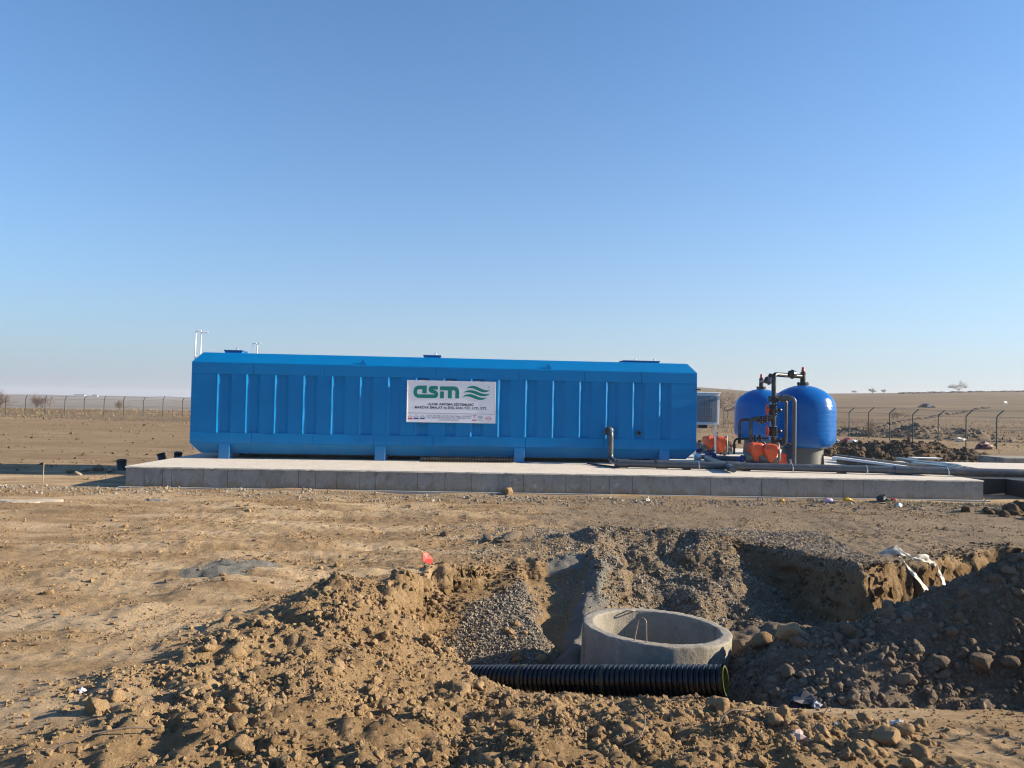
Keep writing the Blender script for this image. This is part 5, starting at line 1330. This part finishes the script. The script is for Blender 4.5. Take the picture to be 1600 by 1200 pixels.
tree('bare_bush', 66, 632, 112, 3.7, 1.95, 'widest bare bush beyond the left fence', 8, True, 'bare bushes beyond the left fence', th=1.2)
tree('bare_bush', 1, 635, 110, 2.6, 2.3, 'tall bare bush cut by the left frame edge beyond the fence', 9, True, 'bare bushes beyond the left fence')
tree('bare_bush', 188, 636, 113, 2.0, 1.35, 'small bare bush beyond the left fence closest to the tank', 10, True, 'bare bushes beyond the left fence')
tree('bare_bush', 1396, 644, 120, 4.5, 1.4, 'low brown bush on the hill behind the right fence', 12, True)
tree('bare_bush', 1360, 652, 57, .9, 1.2, 'dark ragged bush caught beside the second fence post', 13, True)
rd = random.Random(4); row = MB()
tuft_v, tuft_f = SH0[0]
for k in range(70):
    t = k / 69; px = 1354 + 192 * t; py = 658 - 26 * t + rd.uniform(-.6, .6)
    Yt = 70 * (1 - t) ** 1.2 + 205 * t; p = at(px, py, Yt); z = gz(p[0], p[1]); s = (.12 + .25 * rd.random()) * (Yt / 90) ** .8
    row.add([(p[0] + q[0] * s * 1.3, p[1] + q[1] * s, z + .2 * s + q[2] * s) for q in tuft_v], tuft_f.tolist())
o = row.build('weed_tufts', M['bark']); tag(o, 'line of dark weed tufts climbing the hill behind the fence', kind='stuff')
m = MB()
for k in range(420):
    t = k / 419; x = 248 + 210 * t; y = 492 + 8 * math.sin(t * 5) + rd.uniform(-2, 2); s = rd.uniform(.6, 1.5)
    m.add([(x + q[0] * s * 1.5, y + q[1] * s, gz(x, y) + q[2] * s + .1) for q in SH0[k % 10][0]], SH0[k % 10][1].tolist())
o = m.build('hedgerow', M['bark']); tag(o, 'dark low hedgerow crossing the hill under the skyline tree', 'hedge')

# dry grass and weeds near the far fence and a little green by the slab end
def grass(name, n, boxf, h0, h1, mat, label, seed):
    r = np.random.default_rng(seed); V = []; F_ = []
    for k in range(n):
        x, y = boxf(r); z = gz1[(name, k)] if False else None; V.append((x, y))
    V = np.array(V); Z = height(V[:, 0], V[:, 1])[0]; m = MB()
    for (x, y), z in zip(V, Z):
        for j in range(4):
            a = r.uniform(0, 6.28); h = r.uniform(h0, h1); w = h * .09; lx, ly = math.cos(a), math.sin(a); l = r.uniform(.1, .6) * h
            bx, by = x + r.normal() * h * .3, y + r.normal() * h * .3
            m.add([(bx - ly * w, by + lx * w, z - .02), (bx + ly * w, by - lx * w, z - .02), (bx + lx * l, by + ly * l, z + h)], [(0, 1, 2)])
    o = m.build(name, mat); return tag(o, label, kind='stuff')
straw = plain('dry_straw', (.29, .215, .12), .9, var=.3, scale=2)
grass('dry_grass', 1500, lambda r: (r.uniform(-64, -22), 90 + r.normal() * 7), .05, .24, straw, 'dry yellow grass along the far left fence', 1)
grass('hill_grass', 700, lambda r: (lambda y: (y * r.uniform(.2, .7), y))(r.uniform(60, 120)), .1, .35, straw, 'dry grass tufts on the slope behind the right fence', 2)
grass('green_weeds', 170, lambda r: (r.uniform(8.2, 11.2), r.uniform(16.2, 17.1)), .02, .08, plain('green_weed', (.075, .12, .045), .8, var=.4), 'low green weeds at the foot of the slab right end', 3)

# ------------------------------------------------------------------ far things: animal, tarpaulin, barns
p = at(1570, 629, 235); z = gz(p[0], p[1])
def animal():
    me = bpy.data.meshes.new('grazing_animal')
    vs = [(0, 0, .95), (.45, 0, .98), (.75, 0, 1.0), (1.0, 0, .75), (1.2, 0, .40), (1.32, 0, .22), (-.45, 0, 1.0), (-.75, 0, .95), (-.85, 0, .5)]
    rs = [.34, .32, .26, .17, .13, .09, .33, .26, .04]; ed = [(0, 1), (1, 2), (2, 3), (3, 4), (4, 5), (0, 6), (6, 7), (7, 8)]
    for (root, sx, sy) in ((2, .72, .17), (2, .66, -.17), (7, -.70, .17), (7, -.62, -.17)):
        i = len(vs); vs += [(sx, sy, .62), (sx + (.03 if sx > 0 else -.06), sy, .34), (sx, sy, .0)]; rs += [.14, .075, .06]; ed += [(1 if sx > 0 else 6, i), (i, i + 1), (i + 1, i + 2)]
    me.from_pydata(vs, ed, []); me.materials.append(M['animal']); o = bpy.data.objects.new('grazing_animal', me); col.objects.link(o)
    sk = o.modifiers.new('skin', 'SKIN'); L = me.skin_vertices[0] if me.skin_vertices else me.attributes and None
    return o, rs
bpy.ops.object.select_all(action='DESELECT') if bpy.ops.object.select_all.poll() else None
ao, rs = animal()
bpy.context.view_layer.objects.active = ao
if ao.data.skin_vertices:
    for i, q in enumerate(rs): ao.data.skin_vertices[0].data[i].radius = (q, q)
    ao.data.skin_vertices[0].data[0].use_root = True
sub = ao.modifiers.new('smooth', 'SUBSURF'); sub.levels = sub.render_levels = 1
ao.location = (p[0], p[1], z); ao.rotation_euler = (0, 0, .5); tag(ao, 'white animal grazing far off on the hill at the right', 'animal')
p = at(1447, 638, 215); z = gz(p[0], p[1]); m = MB(); n = 12
prof_ = [(-1.9, 0), (-1.5, .5), (-.7, 1.15), (0, 1.3), (.7, 1.0), (1.5, .6), (2.1, 0)]
vs = [(x, y, zz * (1 - .35 * abs(y) / 1.2)) for y in (-1.2, -.4, .4, 1.2) for x, zz in prof_]
m.add(vs, [(r_ * 7 + k, r_ * 7 + k + 1, r_ * 7 + k + 8, r_ * 7 + k + 7) for r_ in range(3) for k in range(6)] + [tuple(range(6, -1, -1)), tuple(range(21, 28))]); o = m.build('tarpaulin_shelter', M['tarp_and_gap_shade'], loc=(p[0], p[1], z)); 
m2 = MB(); m2.box(-.3, 1.0, -1.28, -1.2, .2, .75); m2.build('pale_flap', M['sheet_white'], o); tag(o, 'low dark tarpaulin shelter far off on the hillside', 'shelter')
for k, (px, w_, Yb) in enumerate(((125, 34, 2500), (149, 16, 2500))):
    p = at(px, 621, Yb); z = gz(p[0], p[1]); r = empty('farm_barn', ['longer of the two far barns on the left horizon', 'shorter of the two far barns on the left horizon'][k], 'barn', (p[0], p[1], z), 0, 'far barns on the left horizon')
    m = MB(); m.box(-w_ / 2, w_ / 2, -5, 5, -2, 3.2); m.build('wall', M['wall_far'], r)
    m = MB(); m.poly([(-w_ / 2 - .6, 3.25), (w_ / 2 + .6, 3.25), (w_ / 2 + .6, 3.6), (w_ / 2 - 1.2, 6.4), (-w_ / 2 + 1.2, 6.4), (-w_ / 2 - .6, 3.6)], -5.6, 5.6); m.build('roof', M['roof_far'], r)

# ------------------------------------------------------------------ haze in the air
m = MB(); m.box(-5300, 5300, -60, 4900, -18, 48)
hz_ = m.build('haze', None); hz_['kind'] = 'stuff'; hz_['label'] = 'thin pale haze over the far plain'
hm = bpy.data.materials.new('haze_air'); hm.use_nodes = True; t = hm.node_tree
t.nodes.remove(t.nodes['Principled BSDF']); pv = t.nodes.new('ShaderNodeVolumePrincipled'); pv.inputs['Density'].default_value = HAZE; pv.inputs['Color'].default_value = (.93, .95, 1, 1); pv.inputs['Anisotropy'].default_value = .2
t.links.new(pv.outputs[0], t.nodes['Material Output'].inputs['Volume']); hz_.data.materials.append(hm)
